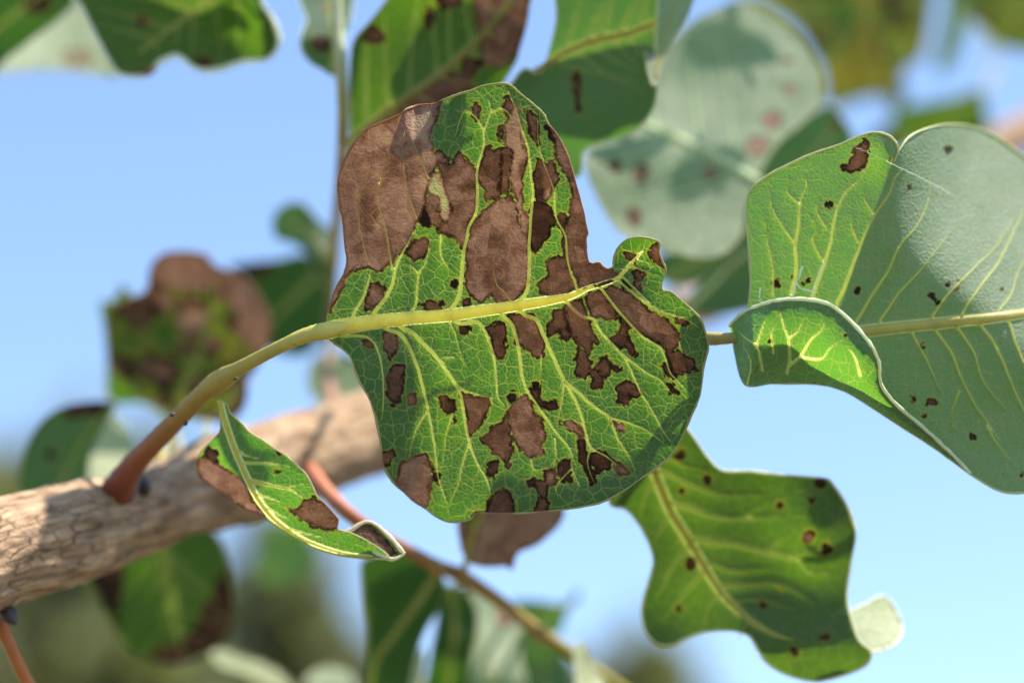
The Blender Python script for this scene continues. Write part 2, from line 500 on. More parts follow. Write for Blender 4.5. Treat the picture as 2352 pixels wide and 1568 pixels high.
    if margin:
        oc = np.vstack([out, out[:1]])
        wp = P(oc[:, 0], oc[:, 1], df(oc[:, 0], oc[:, 1]))
        rng = np.random.RandomState(seed + 5)
        v, f, ns = tube_data(wp, margin * PX * (1 + .25 * np.sin(np.arange(len(oc)) * .37 + seed)), 6, jitter=margin_jit, cap=False, seed=seed)
        cl = np.repeat(np.array(margin_col)[None], len(oc), 0)
        if polys:
            sv = np.max([sdist(oc, po) for po, _ in polys], 0); bb = sstep(-4, 4, sv)[:, None]
            cl = cl * (1 - bb) + np.array(margin_brown) * bb
        mesh_obj('margin', v, f, MARGIN_MAT, root, bo, dict(col=np.repeat(cl, ns, 0)))
    return bo

def stalk(root, parent, name, path, cols, mat=None, ns=18, n=10, jitter=.035, label=None):
    """path: (x, y, distance, radius in plan units); cols: colours along it"""
    p = smooth_open(path, n)
    W = P(p[:, 0], p[:, 1], p[:, 2]); r = p[:, 3] * S * p[:, 2]
    v, f, ns = tube_data(W, r, ns, jitter=jitter)
    t = np.linspace(0, 1, len(p)); tc = np.linspace(0, 1, len(cols)); cols = np.array(cols)
    cl = np.stack([np.interp(t, tc, cols[:, i]) for i in range(3)], 1)
    return mesh_obj(name, v, f, mat or STALK_MAT, root, parent, dict(col=np.repeat(cl, ns, 0)), label=label)

YG = (.36, .30, .07); RED = (.26, .07, .035); TAN = (.30, .20, .10); PALE = (.50, .50, .33)
def circ(x, y, r, ry=None, n=9, seed=0):
    rg = random.Random(int(x * 7 + y)); ry = ry or r
    return [(x + r * math.cos(6.283 * i / n) * rg.uniform(.8, 1.15), y + ry * math.sin(6.283 * i / n) * rg.uniform(.8, 1.15)) for i in range(n)]

#@@SETTING
# ------------------------------------------------------------------ the setting: ground
def ground():
    g = G('dry_orchard_soil')
    pos = g.n('NewGeometry').outputs['Position']
    a = g.noise(pos, .25, 5, .6); b = g.noise(pos, 3.0, 5, .6)
    c = g.mix(g.step(a, .4, .6), (.105, .08, .05), (.06, .065, .03))
    c = g.mix(g.math('MULTIPLY', b, .5), c, (.13, .105, .07))
    pb = g.n('BsdfPrincipled', None, **{'Base Color': c, 'Roughness': .95, 'Normal': g.bump(b, .6, .05)})
    m = g.surf(pb.outputs[0])
    n = 60; xs = np.concatenate([-np.geomspace(3000, 2, n), np.geomspace(2, 3000, n)])
    X, Y = np.meshgrid(xs, xs); Z = np.array([[.08 * mnoise.noise((x * .2, y * .2, 0)) for x in xs] for y in xs])
    k = len(xs); I = np.arange(k * k).reshape(k, k)
    f = np.stack([I[:-1, :-1], I[:-1, 1:], I[1:, 1:], I[1:, :-1]], -1).reshape(-1, 4)
    o = mesh_obj('ground', np.stack([X.ravel(), Y.ravel(), Z.ravel()], 1), f, m)
    o['kind'] = 'structure'
ground()

# far trees of the orchard
FOL = {}
def fol_mat(key, r, t):
    g = G(key)
    pos = g.n('NewGeometry').outputs['Position']
    z = g.noise(pos, 1.2, 3)
    pb = g.n('BsdfPrincipled', None, **{'Base Color': g.mix(z, r, tuple(c * .6 for c in r)), 'Roughness': .6})
    tl = g.n('BsdfTranslucent', None, Color=t)
    return g.surf(g.n('AddShader', None, i0=pb.outputs[0], i1=tl.outputs[0]).outputs[0])
FOL['olive'] = fol_mat('olive_green_foliage', (.115, .12, .05), (.09, .10, .02))
FOL['dark'] = fol_mat('dark_green_foliage', (.07, .10, .045), (.05, .09, .02))
BARKF = G('far_bark'); _p = BARKF.n('BsdfPrincipled', None, **{'Base Color': BARKF.mix(BARKF.noise(None, 6.0), (.10, .08, .06), (.2, .16, .12)), 'Roughness': .9})
BARKF = BARKF.surf(_p.outputs[0])
def far_tree(x, y, h, rx, kind, label, seed):
    rng = np.random.RandomState(seed)
    t = thing('orchard_tree', label, 'tree', (x, y, 0), 'trees of the orchard behind the branch')
    base = np.array((x, y, 0))
    v, f, _ = tube_data([base + (0, 0, -.1), base + (.05, .05, h * .25), base + (.15, 0, h * .5), base + (.1, .1, h * .8)], [.16, .13, .09, .03], 10)
    V = [v]; F = list(f); o = len(v)
    for i in range(6):
        a = i * 1.05 + rng.uniform(0, .5); s = base + (.08, .03, h * rng.uniform(.25, .5)); e = s + (math.cos(a) * rx * .7, math.sin(a) * rx * .7, h * .3)
        v, f, _ = tube_data([s, (s + e) / 2 + (0, 0, -.1), e], [.07, .05, .015], 7)
        V.append(v); F += [[k + o for k in q] for q in f]; o += len(v)
    mesh_obj('trunk', np.vstack(V), F, BARKF, t)
    cl = []
    for i in range(85):
        u = rng.normal(size=3); u /= np.linalg.norm(u); rr = rng.uniform(.35, 1.0)
        cl.append(base + (u[0] * rx * rr, u[1] * rx * rr, h * .62 + u[2] * h * .36 * rr))
    n = 90; V = []; F = []
    for c in cl:
        for i in range(n):
            p = c + rng.normal(size=3) * rx * .13; a = rng.normal(size=3); a /= np.linalg.norm(a)
            b = np.cross(a, rng.normal(size=3)); b /= np.linalg.norm(b); s = rng.uniform(.08, .15)
            k = len(V); V += [p - a * s, p + b * s * .55, p + a * s, p - b * s * .55]; F.append([k, k + 1, k + 2, k + 3])
    mesh_obj('crown', np.array(V), F, FOL[kind], t, smooth=False)
def far_x(x, Y): return (x - 1176) * S * Y / math.cos(PITCH)
TREES = [(590, 9, 4.75, .5, 'olive', 'sunlit olive green tree far behind, framed between two hanging leaves below the woody branch'),
         (130, 10, 5.35, .9, 'olive', 'blurred olive green tree far behind, below the thick end of the woody branch'),
         (-30, 14, 5.6, 1.3, 'dark', 'dark green tree in the distance rising beside the thick end of the woody branch'),
         (330, 7.5, 3.7, .7, 'olive', 'low olive tree far behind the hanging green leaf under the branch'),
         (1440, 16, 6.3, .7, 'olive', 'faint distant tree top behind the end of the drooping reddish shoot')]
for i, (x, Y, h, rx, kd, lb) in enumerate(TREES): far_tree(far_x(x, Y), Y, h, rx, kd, lb, 20 + i)
#@@BRANCH
# ------------------------------------------------------------------ woody branch
def bark_material():
    g = G('branch_bark')
    uv = g.attr('plan', 'Vector')
    st = g.vmath('MULTIPLY', uv, (.45, 2.6, 1.0))
    a = g.noise(st, 2.2, 6, .65); b = g.noise(uv, 7.0, 5, .65); c = g.noise(uv, 1.3, 3)
    col = g.ramp(a, [(.24, (.08, .05, .032)), (.36, (.20, .122, .070)), (.50, (.38, .25, .15)), (.72, (.60, .43, .28))])
    col = g.mix(g.math('MULTIPLY', g.step(b, .60, .72), .65), col, (.34, .15, .085))
    col = g.mix(g.math('MULTIPLY', g.step(c, .55, .75), .22), col, (.30, .25, .20))
    fv = g.n('TexVoronoi', dict(feature='DISTANCE_TO_EDGE'), Scale=3.2)
    g.t.links.new(g.vmath('ADD', st, g.vmath('MULTIPLY', g.noise(uv, 4, 2, .5, 'Color'), (.3, .3, 0))), fv.inputs['Vector'])
    cr = g.math('MULTIPLY', g.step(fv.outputs['Distance'], .0, .06, 1, 0), g.step(c, .35, .6))
    col = g.mix(g.math('MULTIPLY', cr, .5), col, (.04, .028, .02))
    h = g.math('SUBTRACT', g.math('ADD', a, g.math('MULTIPLY', b, .5)), g.math('MULTIPLY', cr, .5))
    return g.surf(g.n('BsdfPrincipled', None, **{'Base Color': col, 'Roughness': .85, 'Specular IOR Level': .2, 'Normal': g.bump(h, .9, .0012)}).outputs[0])
BARK = bark_material()
BR = [(-700, 1560, .455, 140), (-300, 1392, .474, 128), (0, 1272, .497, 121), (250, 1197, .522, 101), (500, 1108, .552, 95), (750, 1030, .583, 102),
      (1000, 930, .62, 88), (1300, 800, .665, 58), (1640, 690, .72, 44), (2000, 500, .79, 42), (2352, 305, .86, 42), (2700, 150, .94, 40)]
def woody_branch():
    p = smooth_open(BR, 26); W = P(p[:, 0], p[:, 1], p[:, 2]); r = p[:, 3] * S * p[:, 2]
    root = thing('branch', 'thick brown woody branch with rough cracked bark and bright sunlit patches', 'branch', W[0])
    ns = 72
    v, f, _ = tube_data(W, r, ns)
    L = np.concatenate([[0], np.cumsum(np.linalg.norm(np.diff(W, axis=0), axis=1))])
    U = np.repeat(L, ns) * 100; A = np.tile(np.arange(ns) / ns * 2 * math.pi, len(W))
    R = np.repeat(r, ns); C = np.repeat(W, ns, 0)
    disp = np.array([.13 * mnoise.fractal((u * .55, math.cos(a) * 1.5, math.sin(a) * 1.5), 1, 2, 4) +
                     0.06 * mnoise.fractal((u * 1.6, math.cos(a) * 7, math.sin(a) * 7), 1, 2, 4) for u, a in zip(U, A)])
    for (uu, hh) in ((L[105] * 100, .16), (L[70] * 100, .10)):
        disp += hh * np.exp(-((U - uu) / .9) ** 2)
    v = C + (v - C) * (1 + disp)[:, None]
    ang = A.copy()
    uvc = np.stack([U, np.abs(((ang / (2 * math.pi)) * 2) - 1) * 2.4 + .0], 1)
    global BRANCH_TREE
    BRANCH_TREE = BVHTree.FromPolygons([tuple(a) for a in v], f)
    mesh_obj('bark', v, f, BARK, root, uv=uvc)
    v, f, ns2 = tube_data(P([246, 256, 264, 270], [1215, 1180, 1150, 1128], [.536, .526, .518, .5135]), np.array((.0052, .0050, .0042, .0031)), 20, jitter=.09, seed=3)
    mesh_obj('collar', v, f, STALK_MAT, root, None, dict(col=np.repeat(np.array([(.16, .10, .065)]), len(v), 0)))
    # dark buds on the branch
    BUD = G('dark_bud_scales'); pz = BUD.n('BsdfPrincipled', None, **{'Base Color': BUD.mix(BUD.noise(None, 300.0), (.02, .015, .02), (.07, .05, .045)), 'Roughness': .5})
    BUD = BUD.surf(pz.outputs[0])
    for (x, y, d, x2, y2, rr) in ((336, 1136, .5185, 328, 1090, 15), (318, 1078, .516, 322, 1052, 8)):
        a = np.array(P(x, y, d)); b = np.array(P(x2, y2, d)); ts = np.linspace(0, 1, 8)
        v, f, _ = tube_data(a + (b - a) * ts[:, None], rr * S * d * np.sin(np.clip(ts * .93 + .12, 0, 1) * math.pi) ** .7 + 1e-5, 10, jitter=.06)
        mesh_obj('bud', v, f, BUD, root)
    return BUD
BUD = woody_branch()
#@@MAIN
# ------------------------------------------------------------------ the blotched leaf in focus, with its stalk and small side leaflet
MAIN_OUT = [(752, 728), (762, 690), (775, 655), (790, 630), (797, 600), (792, 560), (788, 505), (780, 470), (776, 420), (785, 385), (800, 350), (818, 322), (842, 298),
            (870, 285), (905, 270), (925, 258), (935, 250), (965, 242), (1000, 238), (1012, 232), (1050, 218), (1085, 207), (1110, 197), (1150, 192), (1172, 196), (1195, 215),
            (1225, 240), (1248, 262), (1260, 285), (1280, 310), (1298, 345), (1312, 385), (1325, 430), (1338, 480), (1346, 520), (1350, 535), (1346, 550), (1347, 580), (1351, 600),
            (1362, 605), (1375, 603), (1384, 612), (1395, 617), (1408, 613), (1410, 592), (1420, 568), (1440, 550), (1470, 545), (1503, 551), (1516, 560), (1513, 580), (1528, 615), (1527, 630),
            (1520, 650), (1523, 668), (1540, 670), (1565, 690), (1590, 712), (1610, 735), (1622, 770), (1627, 800), (1616, 842), (1613, 870), (1607, 910), (1590, 950), (1575, 985), (1560, 1015),
            (1540, 1045), (1510, 1072), (1470, 1100), (1430, 1128), (1385, 1152), (1330, 1165), (1270, 1172), (1200, 1178), (1140, 1179), (1097, 1177), (1080, 1192), (1050, 1198),
            (1025, 1197), (1000, 1185), (975, 1165), (950, 1150), (925, 1128), (905, 1110), (888, 1085), (880, 1065), (876, 1030), (868, 985), (860, 950), (848, 915), (828, 880),
            (815, 850), (805, 820), (785, 800), (768, 788), (752, 770)]
MAIN_MID = [(742, 762), (800, 748), (870, 738), (950, 730), (1030, 724), (1110, 713), (1180, 703), (1250, 692), (1310, 680), (1350, 662), (1390, 650), (1420, 637), (1448, 606), (1476, 578)]
MAIN_W = (42, 36, 31, 28, 27, 25, 23, 20, 12, 8, 8, 6, 5, 3)
V = []
for r, pts in ((3.6, [(240, 1560), (300, 1450), (332, 1340), (340, 1290)]), (4.6, [(370, 1568), (440, 1470), (480, 1390), (510, 1260), (580, 1130), (655, 985)]),
               (3.0, [(610, 1568), (640, 1500), (655, 1330), (700, 1250), (722, 1150), (735, 1100)]), (4.4, [(860, 1568), (920, 1470), (940, 1330), (950, 1190), (965, 1120), (985, 1020), (1035, 900), (1040, 700), (1045, 620), (1085, 480), (1085, 380), (1130, 260), (1120, 180)]),
               (4.0, [(1310, 1510), (1370, 1420), (1385, 1250), (1385, 1100), (1400, 900), (1410, 780), (1395, 640), (1370, 480), (1330, 350), (1290, 220), (1240, 110)]),
               (2.8, [(1700, 1420), (1690, 1380), (1640, 1250), (1625, 1080), (1560, 940), (1545, 760), (1480, 590), (1445, 450), (1440, 290)]),
               (2.2, [(480, 1290), (440, 1050), (395, 880), (385, 760), (410, 620), (440, 540), (380, 480)]), (2.2, [(330, 1250), (290, 1130), (260, 950), (270, 770), (310, 720), (330, 610), (300, 520)]),
               (2.0, [(640, 950), (600, 830), (560, 650), (550, 520), (560, 400), (590, 310)]), (1.9, [(720, 690), (660, 550), (610, 430), (580, 330)]), (2.0, [(385, 760), (440, 650), (500, 600)]), (1.8, [(395, 880), (340, 930), (400, 1000), (440, 1010)]),
               (2.0, [(1085, 380), (1030, 290), (960, 250), (920, 330), (890, 430)]), (2.0, [(1130, 260), (1200, 230), (1260, 290), (1215, 430)]), (2.0, [(800, 1070), (800, 1190), (850, 1280), (930, 1340)]), (1.9, [(655, 1330), (610, 1270), (545, 1250)]),
               (2.0, [(1220, 1440), (1165, 1380), (1150, 1220), (1240, 1020), (1290, 900)])):
    V.append((c1(pts), r))
for r, pts in ((3.4, [(130, 335), (250, 335), (320, 380), (350, 450), (370, 560), (375, 700), (365, 830)]), (4.2, [(400, 300), (480, 330), (530, 410), (580, 530), (610, 660), (635, 760), (660, 880), (680, 1010), (700, 1180), (745, 1310)]),
               (4.8, [(480, 285), (550, 320), (620, 390), (700, 480), (790, 610), (830, 690), (855, 830), (880, 970), (930, 1090), (980, 1180), (1005, 1270)]),
               (4.0, [(820, 262), (920, 252), (965, 300), (990, 360), (1020, 450), (1035, 570), (1045, 690), (1085, 750)]), (3.8, [(1080, 225), (1130, 270), (1165, 400), (1185, 550), (1210, 640), (1290, 760), (1380, 890), (1470, 1010), (1480, 1110), (1530, 1220)]),
               (4.6, [(1205, 215), (1270, 240), (1310, 330), (1370, 460), (1435, 600), (1520, 760), (1560, 900), (1590, 990), (1680, 1040), (1740, 1090)]), (3.4, [(1435, 600), (1530, 680), (1620, 760), (1700, 815), (1740, 920), (1800, 1020), (1850, 1120)]),
               (3.6, [(1470, 160), (1540, 220), (1610, 240), (1640, 300), (1700, 370), (1780, 450), (1830, 550), (1890, 680), (1960, 790), (2010, 890), (2060, 960)]), (3.2, [(1660, 70), (1760, 200), (1880, 330), (2000, 410), (2050, 540), (2100, 600), (2190, 700)]),
               (2.8, [(1830, 80), (1900, 135), (2000, 190), (2060, 210), (2150, 240), (2230, 290)]), (2.2, [(635, 770), (560, 900), (525, 1050)]), (2.2, [(875, 970), (840, 1080), (810, 1210), (770, 1300), (745, 1330)]), (2.2, [(1700, 815), (1830, 850), (1950, 910), (2030, 980)]),
               (2.4, [(1780, 450), (1900, 540), (2000, 600), (2070, 680)]), (2.2, [(1435, 600), (1420, 720), (1390, 880)]), (2.0, [(790, 460), (730, 465), (690, 470)]), (2.0, [(1380, 940), (1385, 1050), (1370, 1120)]), (2.2, [(800, 620), (870, 665), (990, 695), (1045, 690)]), (2.0, [(1480, 1110), (1390, 1210), (1400, 1290)]),
               (2.0, [(770, 275), (800, 340), (830, 450), (870, 520)]), (2.0, [(780, 790), (740, 930), (725, 1090)]), (1.8, [(1300, 450), (1295, 560), (1290, 640)]), (1.9, [(1590, 990), (1570, 1080), (1610, 1200)]), (1.9, [(1240, 1060), (1260, 1120), (1330, 1110), (1370, 1110)])):
    V.append((c2(pts), r))
for r, pts in ((2.4, [(1040, 560), (1120, 640), (1250, 760), (1400, 900), (1560, 960), (1640, 1080)]), (1.8, [(1150, 420), (1280, 480), (1440, 520)]), (1.8, [(1200, 350), (1290, 370), (1400, 430)]), (1.8, [(1120, 420), (1000, 440), (930, 410)]), (1.8, [(1190, 280), (1200, 200), (1250, 150)])):
    V.append((c3(pts), r))
PT = []
for tn, pts in ((.74, [(140, 570), (200, 460), (300, 330), (400, 265), (530, 220), (600, 185), (740, 175), (810, 170), (780, 260), (740, 360), (730, 420), (750, 500), (775, 590), (760, 640), (720, 690), (710, 800), (690, 880), (650, 970), (580, 1120), (510, 1200), (460, 1260), (380, 1310), (330, 1280), (240, 1280), (170, 1350), (110, 1490), (70, 1568), (10, 1600), (90, 1380), (140, 1250), (140, 1100), (110, 850), (105, 720)]),
                (.62, [(700, 840), (720, 800), (790, 800), (800, 860), (770, 900), (830, 960), (790, 1010), (740, 1000), (700, 900)]), (.05, [(690, 900), (725, 930), (735, 1000), (680, 1000), (660, 970)]), (1.0, [(740, 650), (800, 660), (810, 740), (840, 800), (860, 900), (850, 960), (800, 980), (790, 880), (800, 820), (720, 790)]),
                (.64, [(780, 590), (870, 600), (920, 520), (1040, 640), (1035, 780), (1025, 900), (985, 990), (960, 1180), (900, 1080), (790, 1040), (800, 1000), (860, 960), (865, 880), (835, 790), (810, 680)]), (.58, [(1045, 640), (1080, 560), (1090, 500), (1130, 480), (1150, 520), (1200, 490), (1185, 760), (1200, 800), (1110, 840), (1090, 760), (1050, 710)]),
                (.52, [(1205, 490), (1260, 480), (1280, 520), (1260, 680), (1250, 780), (1195, 790)]), (.84, [(1260, 240), (1310, 230), (1330, 400), (1380, 560), (1370, 600), (1330, 700), (1340, 900), (1390, 960), (1370, 1050), (1330, 1030), (1300, 850), (1250, 700), (1280, 520), (1220, 470), (1225, 380)]),
                (.70, [(1010, 990), (1060, 930), (1200, 820), (1270, 800), (1300, 860), (1330, 1030), (1370, 1090), (1380, 1200), (1372, 1390), (1340, 1440), (1260, 1510), (1180, 1515), (1140, 1450), (1060, 1510), (1000, 1450), (960, 1390), (970, 1290), (962, 1180), (988, 1070)]), (.34, [(1400, 850), (1500, 850), (1540, 920), (1560, 960), (1500, 1080), (1450, 1150), (1420, 1200), (1390, 1120), (1388, 1050)]),
                (.46, [(1410, 680), (1440, 560), (1480, 600), (1540, 580), (1570, 640), (1570, 710), (1540, 750), (1500, 850), (1440, 830), (1420, 780)]), (.60, [(1510, 370), (1560, 440), (1560, 560), (1620, 640), (1660, 760), (1670, 880), (1640, 960), (1610, 1040), (1620, 1200), (1660, 1280), (1700, 1370), (1800, 1270), (1800, 1030), (1770, 900), (1720, 720), (1670, 560), (1600, 420), (1530, 330)]),
                (.42, [(1580, 920), (1620, 920), (1640, 950), (1610, 1040), (1580, 1000)]), (.60, [(1500, 1230), (1560, 1205), (1620, 1230), (1680, 1350), (1690, 1400), (1640, 1450), (1530, 1480), (1460, 1440), (1440, 1390), (1500, 1330)]), (.60, [(1705, 1400), (1705, 1290), (1760, 1235), (1860, 1240), (1920, 1270), (1960, 1320), (1930, 1370), (1830, 1380), (1720, 1420)]),
                (.5, [(1000, 220), (1040, 195), (1065, 230), (1040, 300), (1010, 280)]), (.5, [(1225, 150), (1250, 150), (1290, 220), (1250, 290), (1215, 240)]), (.58, [(1370, 240), (1440, 290), (1440, 470), (1390, 400)]), (.5, [(1190, 350), (1215, 345), (1215, 430), (1190, 450)]), (.5, [(580, 1150), (640, 1100), (710, 1090), (720, 1140), (690, 1210), (620, 1230), (570, 1190)]),
                (.3, [(875, 1365), (905, 1370), (900, 1410), (875, 1400)]), (.45, [(940, 1510), (1000, 1460), (1000, 1510), (960, 1530)]), (.25, [(1500, 350), (1530, 370), (1560, 440), (1530, 430)]), (.7, [(780, 580), (770, 500), (860, 560), (840, 600)])):
    PT.append((c1(pts), tn))
for tn, pts in ((.56, [(1115, 215), (1180, 205), (1240, 212), (1270, 250), (1290, 310), (1320, 380), (1310, 450), (1270, 455), (1225, 430), (1190, 385), (1155, 380), (1150, 300), (1120, 255)]), (.5, [(980, 290), (1010, 275), (1040, 255), (1085, 258), (1095, 320), (1090, 400), (1075, 460), (1040, 460), (1015, 420), (1005, 350)]),
                (.3, [(820, 275), (850, 268), (880, 285), (875, 325), (850, 330), (828, 310)]), (.55, [(395, 590), (420, 530), (440, 505), (495, 512), (490, 600), (470, 720), (435, 740), (400, 690)]), (.36, [(700, 690), (750, 690), (795, 730), (790, 775), (755, 795), (725, 770)]), (.6, [(825, 660), (900, 690), (990, 700), (1000, 740), (970, 810), (920, 890), (885, 925), (870, 880), (860, 800), (840, 720)]),
                (.15, [(790, 815), (803, 835), (795, 855), (780, 845)]), (.12, [(1095, 690), (1130, 665), (1160, 680), (1145, 720), (1115, 725)]), (.66, [(1150, 720), (1165, 690), (1210, 680), (1240, 720), (1250, 770), (1310, 850), (1320, 920), (1300, 980), (1310, 1025), (1240, 1045), (1180, 1000), (1140, 950), (1122, 870), (1108, 770)]),
                (.5, [(1105, 790), (1118, 870), (1133, 960), (1123, 1040), (1105, 1105), (1080, 1070), (1060, 1035), (1010, 1010), (980, 960), (945, 935), (1000, 910), (1020, 860), (1060, 850)]), (.4, [(990, 1080), (1040, 1060), (1045, 1100), (1025, 1170), (985, 1155)]), (.34, [(1235, 650), (1285, 645), (1290, 690), (1310, 720), (1390, 715), (1400, 750), (1350, 770), (1300, 760), (1260, 710)]), (.05, [(1250, 610), (1285, 605), (1285, 640), (1260, 640)]),
                (.45, [(1370, 180), (1420, 185), (1435, 230), (1470, 320), (1450, 375), (1410, 350), (1400, 300), (1345, 340), (1335, 290), (1365, 240)]), (.56, [(1430, 150), (1540, 115), (1560, 180), (1590, 270), (1625, 370), (1600, 370), (1580, 440), (1530, 390), (1480, 330), (1450, 250)]), (.58, [(1548, 108), (1640, 62), (1690, 130), (1765, 222), (1700, 240), (1640, 220), (1600, 240), (1572, 180)]),
                (.6, [(1645, 58), (1720, 45), (1830, 90), (1900, 150), (1960, 210), (2040, 240), (2090, 310), (2110, 360), (2080, 415), (2030, 415), (1960, 360), (1880, 320), (1810, 260), (1750, 200), (1695, 120)]), (.42, [(1770, 220), (1810, 262), (1810, 340), (1860, 440), (1830, 460), (1790, 390), (1760, 420), (1700, 350), (1760, 300)]), (.5, [(2030, 420), (2090, 420), (2190, 480), (2215, 530), (2140, 555), (2080, 545), (2060, 500)]),
                (.35, [(2005, 510), (2050, 505), (2080, 580), (2040, 585)]), (.35, [(2035, 610), (2070, 620), (2105, 670), (2060, 670)]), (.48, [(1525, 400), (1560, 440), (1600, 490), (1590, 540), (1550, 585), (1510, 570), (1505, 470)]), (.4, [(1640, 470), (1680, 455), (1700, 490), (1700, 570), (1670, 580), (1610, 520)]), (.36, [(1590, 545), (1620, 530), (1655, 580), (1650, 645), (1595, 640)]),
                (.48, [(1745, 640), (1800, 600), (1850, 620), (1885, 680), (1850, 695), (1815, 680), (1810, 740), (1750, 720)]), (.36, [(1410, 1070), (1460, 1050), (1475, 1090), (1470, 1190), (1430, 1190), (1405, 1120)]), (.3, [(1510, 950), (1550, 950), (1560, 1040), (1610, 1140), (1615, 1190), (1590, 1200), (1570, 1130), (1530, 1070)]), (.3, [(1585, 1020), (1640, 1000), (1715, 1070), (1690, 1110), (1630, 1135), (1600, 1090)]),
                (.5, [(1320, 1130), (1370, 1115), (1385, 1150), (1380, 1200), (1340, 1210), (1325, 1290), (1345, 1320), (1330, 1390), (1260, 1380), (1290, 1290), (1280, 1220), (1265, 1185), (1320, 1180)]), (.3, [(1220, 1180), (1260, 1170), (1265, 1215), (1230, 1225)]), (.66, [(470, 1080), (520, 1070), (560, 1050), (620, 1025), (650, 1070), (650, 1170), (640, 1290), (615, 1370), (540, 1350), (480, 1290), (450, 1200)]),
                (.35, [(660, 1120), (705, 1150), (700, 1200), (670, 1170)]), (.45, [(360, 1020), (430, 1010), (440, 1035), (420, 1060), (415, 1095), (360, 1110)]), (.55, [(1010, 1270), (1080, 1232), (1120, 1255), (1140, 1320), (1130, 1390), (960, 1390)]), (.3, [(910, 1360), (950, 1358), (940, 1385), (905, 1385)]), (.72, [(1410, 830), (1500, 840), (1550, 900), (1540, 940), (1490, 900), (1450, 870)]),
                (.72, [(1720, 1070), (1790, 1100), (1820, 1150), (1760, 1150)]), (.68, [(1705, 830), (1770, 850), (1785, 890), (1740, 880)]), (.6, [(300, 30), (350, 20), (380, 60), (370, 120), (330, 170), (270, 180), (280, 80)]), (.62, [(590, 150), (640, 130), (700, 140), (720, 180), (650, 190)]), (.3, [(700, 130), (735, 140), (735, 165), (705, 160)]), (.3, [(780, 15), (803, 10), (800, 50), (780, 45)]),
                (.7, [(520, 690), (560, 680), (565, 730), (530, 740)]), (.65, [(2080, 230), (2160, 250), (2170, 275), (2090, 260)]), (.5, [(1725, 520), (1760, 515), (1755, 545), (1730, 540)]), (.68, [(380, 320), (440, 320), (460, 400), (420, 470), (385, 420)]), (.6, [(255, 365), (310, 370), (305, 395), (262, 395)])):
    PT.append((c2(pts), tn))
for tn, pts in ((.5, [(1040, 270), (1110, 250), (1160, 290), (1150, 360), (1110, 370), (1080, 310)]), (.5, [(1320, 250), (1420, 130), (1430, 260), (1490, 440), (1400, 380), (1340, 310)]), (.5, [(1130, 480), (1180, 460), (1270, 500), (1220, 560), (1150, 540)]), (.55, [(1150, 600), (1210, 600), (1230, 690), (1170, 650)]), (.35, [(1010, 560), (1120, 650), (1110, 690), (1000, 640)])):
    PT.append((c3(pts), tn))
SOFT = [(c1([(270, 770), (310, 740), (360, 780), (400, 900), (350, 1050), (300, 1050), (265, 920)]), -.22), (c1([(420, 640), (470, 530), (540, 580), (540, 660), (480, 720), (420, 740)]), -.16), (c1([(480, 400), (520, 340), (530, 430), (500, 460)]), -.14),
        (c1(circ(1145, 1105, 50)), -.15), (c1(circ(1115, 1340, 45, 75)), -.13), (c1(circ(1350, 630, 40, 60)), -.3), (c1([(920, 740), (1030, 700), (1030, 760), (930, 790)]), -.25), (c1([(610, 290), (740, 215), (760, 330), (690, 440), (630, 420)]), .14), (c1([(1460, 740), (1500, 760), (1470, 830), (1440, 800)]), -.4), (c1([(1480, 760), (1540, 760), (1530, 850), (1480, 830)]), .35)]
main_ruf = ruffle(3, .75, 330)
MAIN_D = depth_field(.470, (1180, 700), gx=-.10, gy=-.19, ruf=main_ruf,
                     bumps=((1290, 330, 2.0, 60, 150), (1545, 840, -2.5, 90, 200), (830, 970, 5.0, 85, 170), (1330, 1150, 2.0, 260, 60), (1465, 600, -3.5, 45, 45), (840, 430, -3.0, 60, 170)),
                     extra=lambda x, y: 3.5 * sstep(1190, 1330, x + (y - 400) * -.25) * sstep(480, 210, y) + .075 * np.sqrt(np.maximum(330 - y, 0) ** 2 + 60) * sstep(925, 955, x) * sstep(1030, 1000, x))
MAIN_MAT = leaf_material('blotched_leaf_tissue', refl=(.045, .067, .050), refl2=(.032, .050, .036))
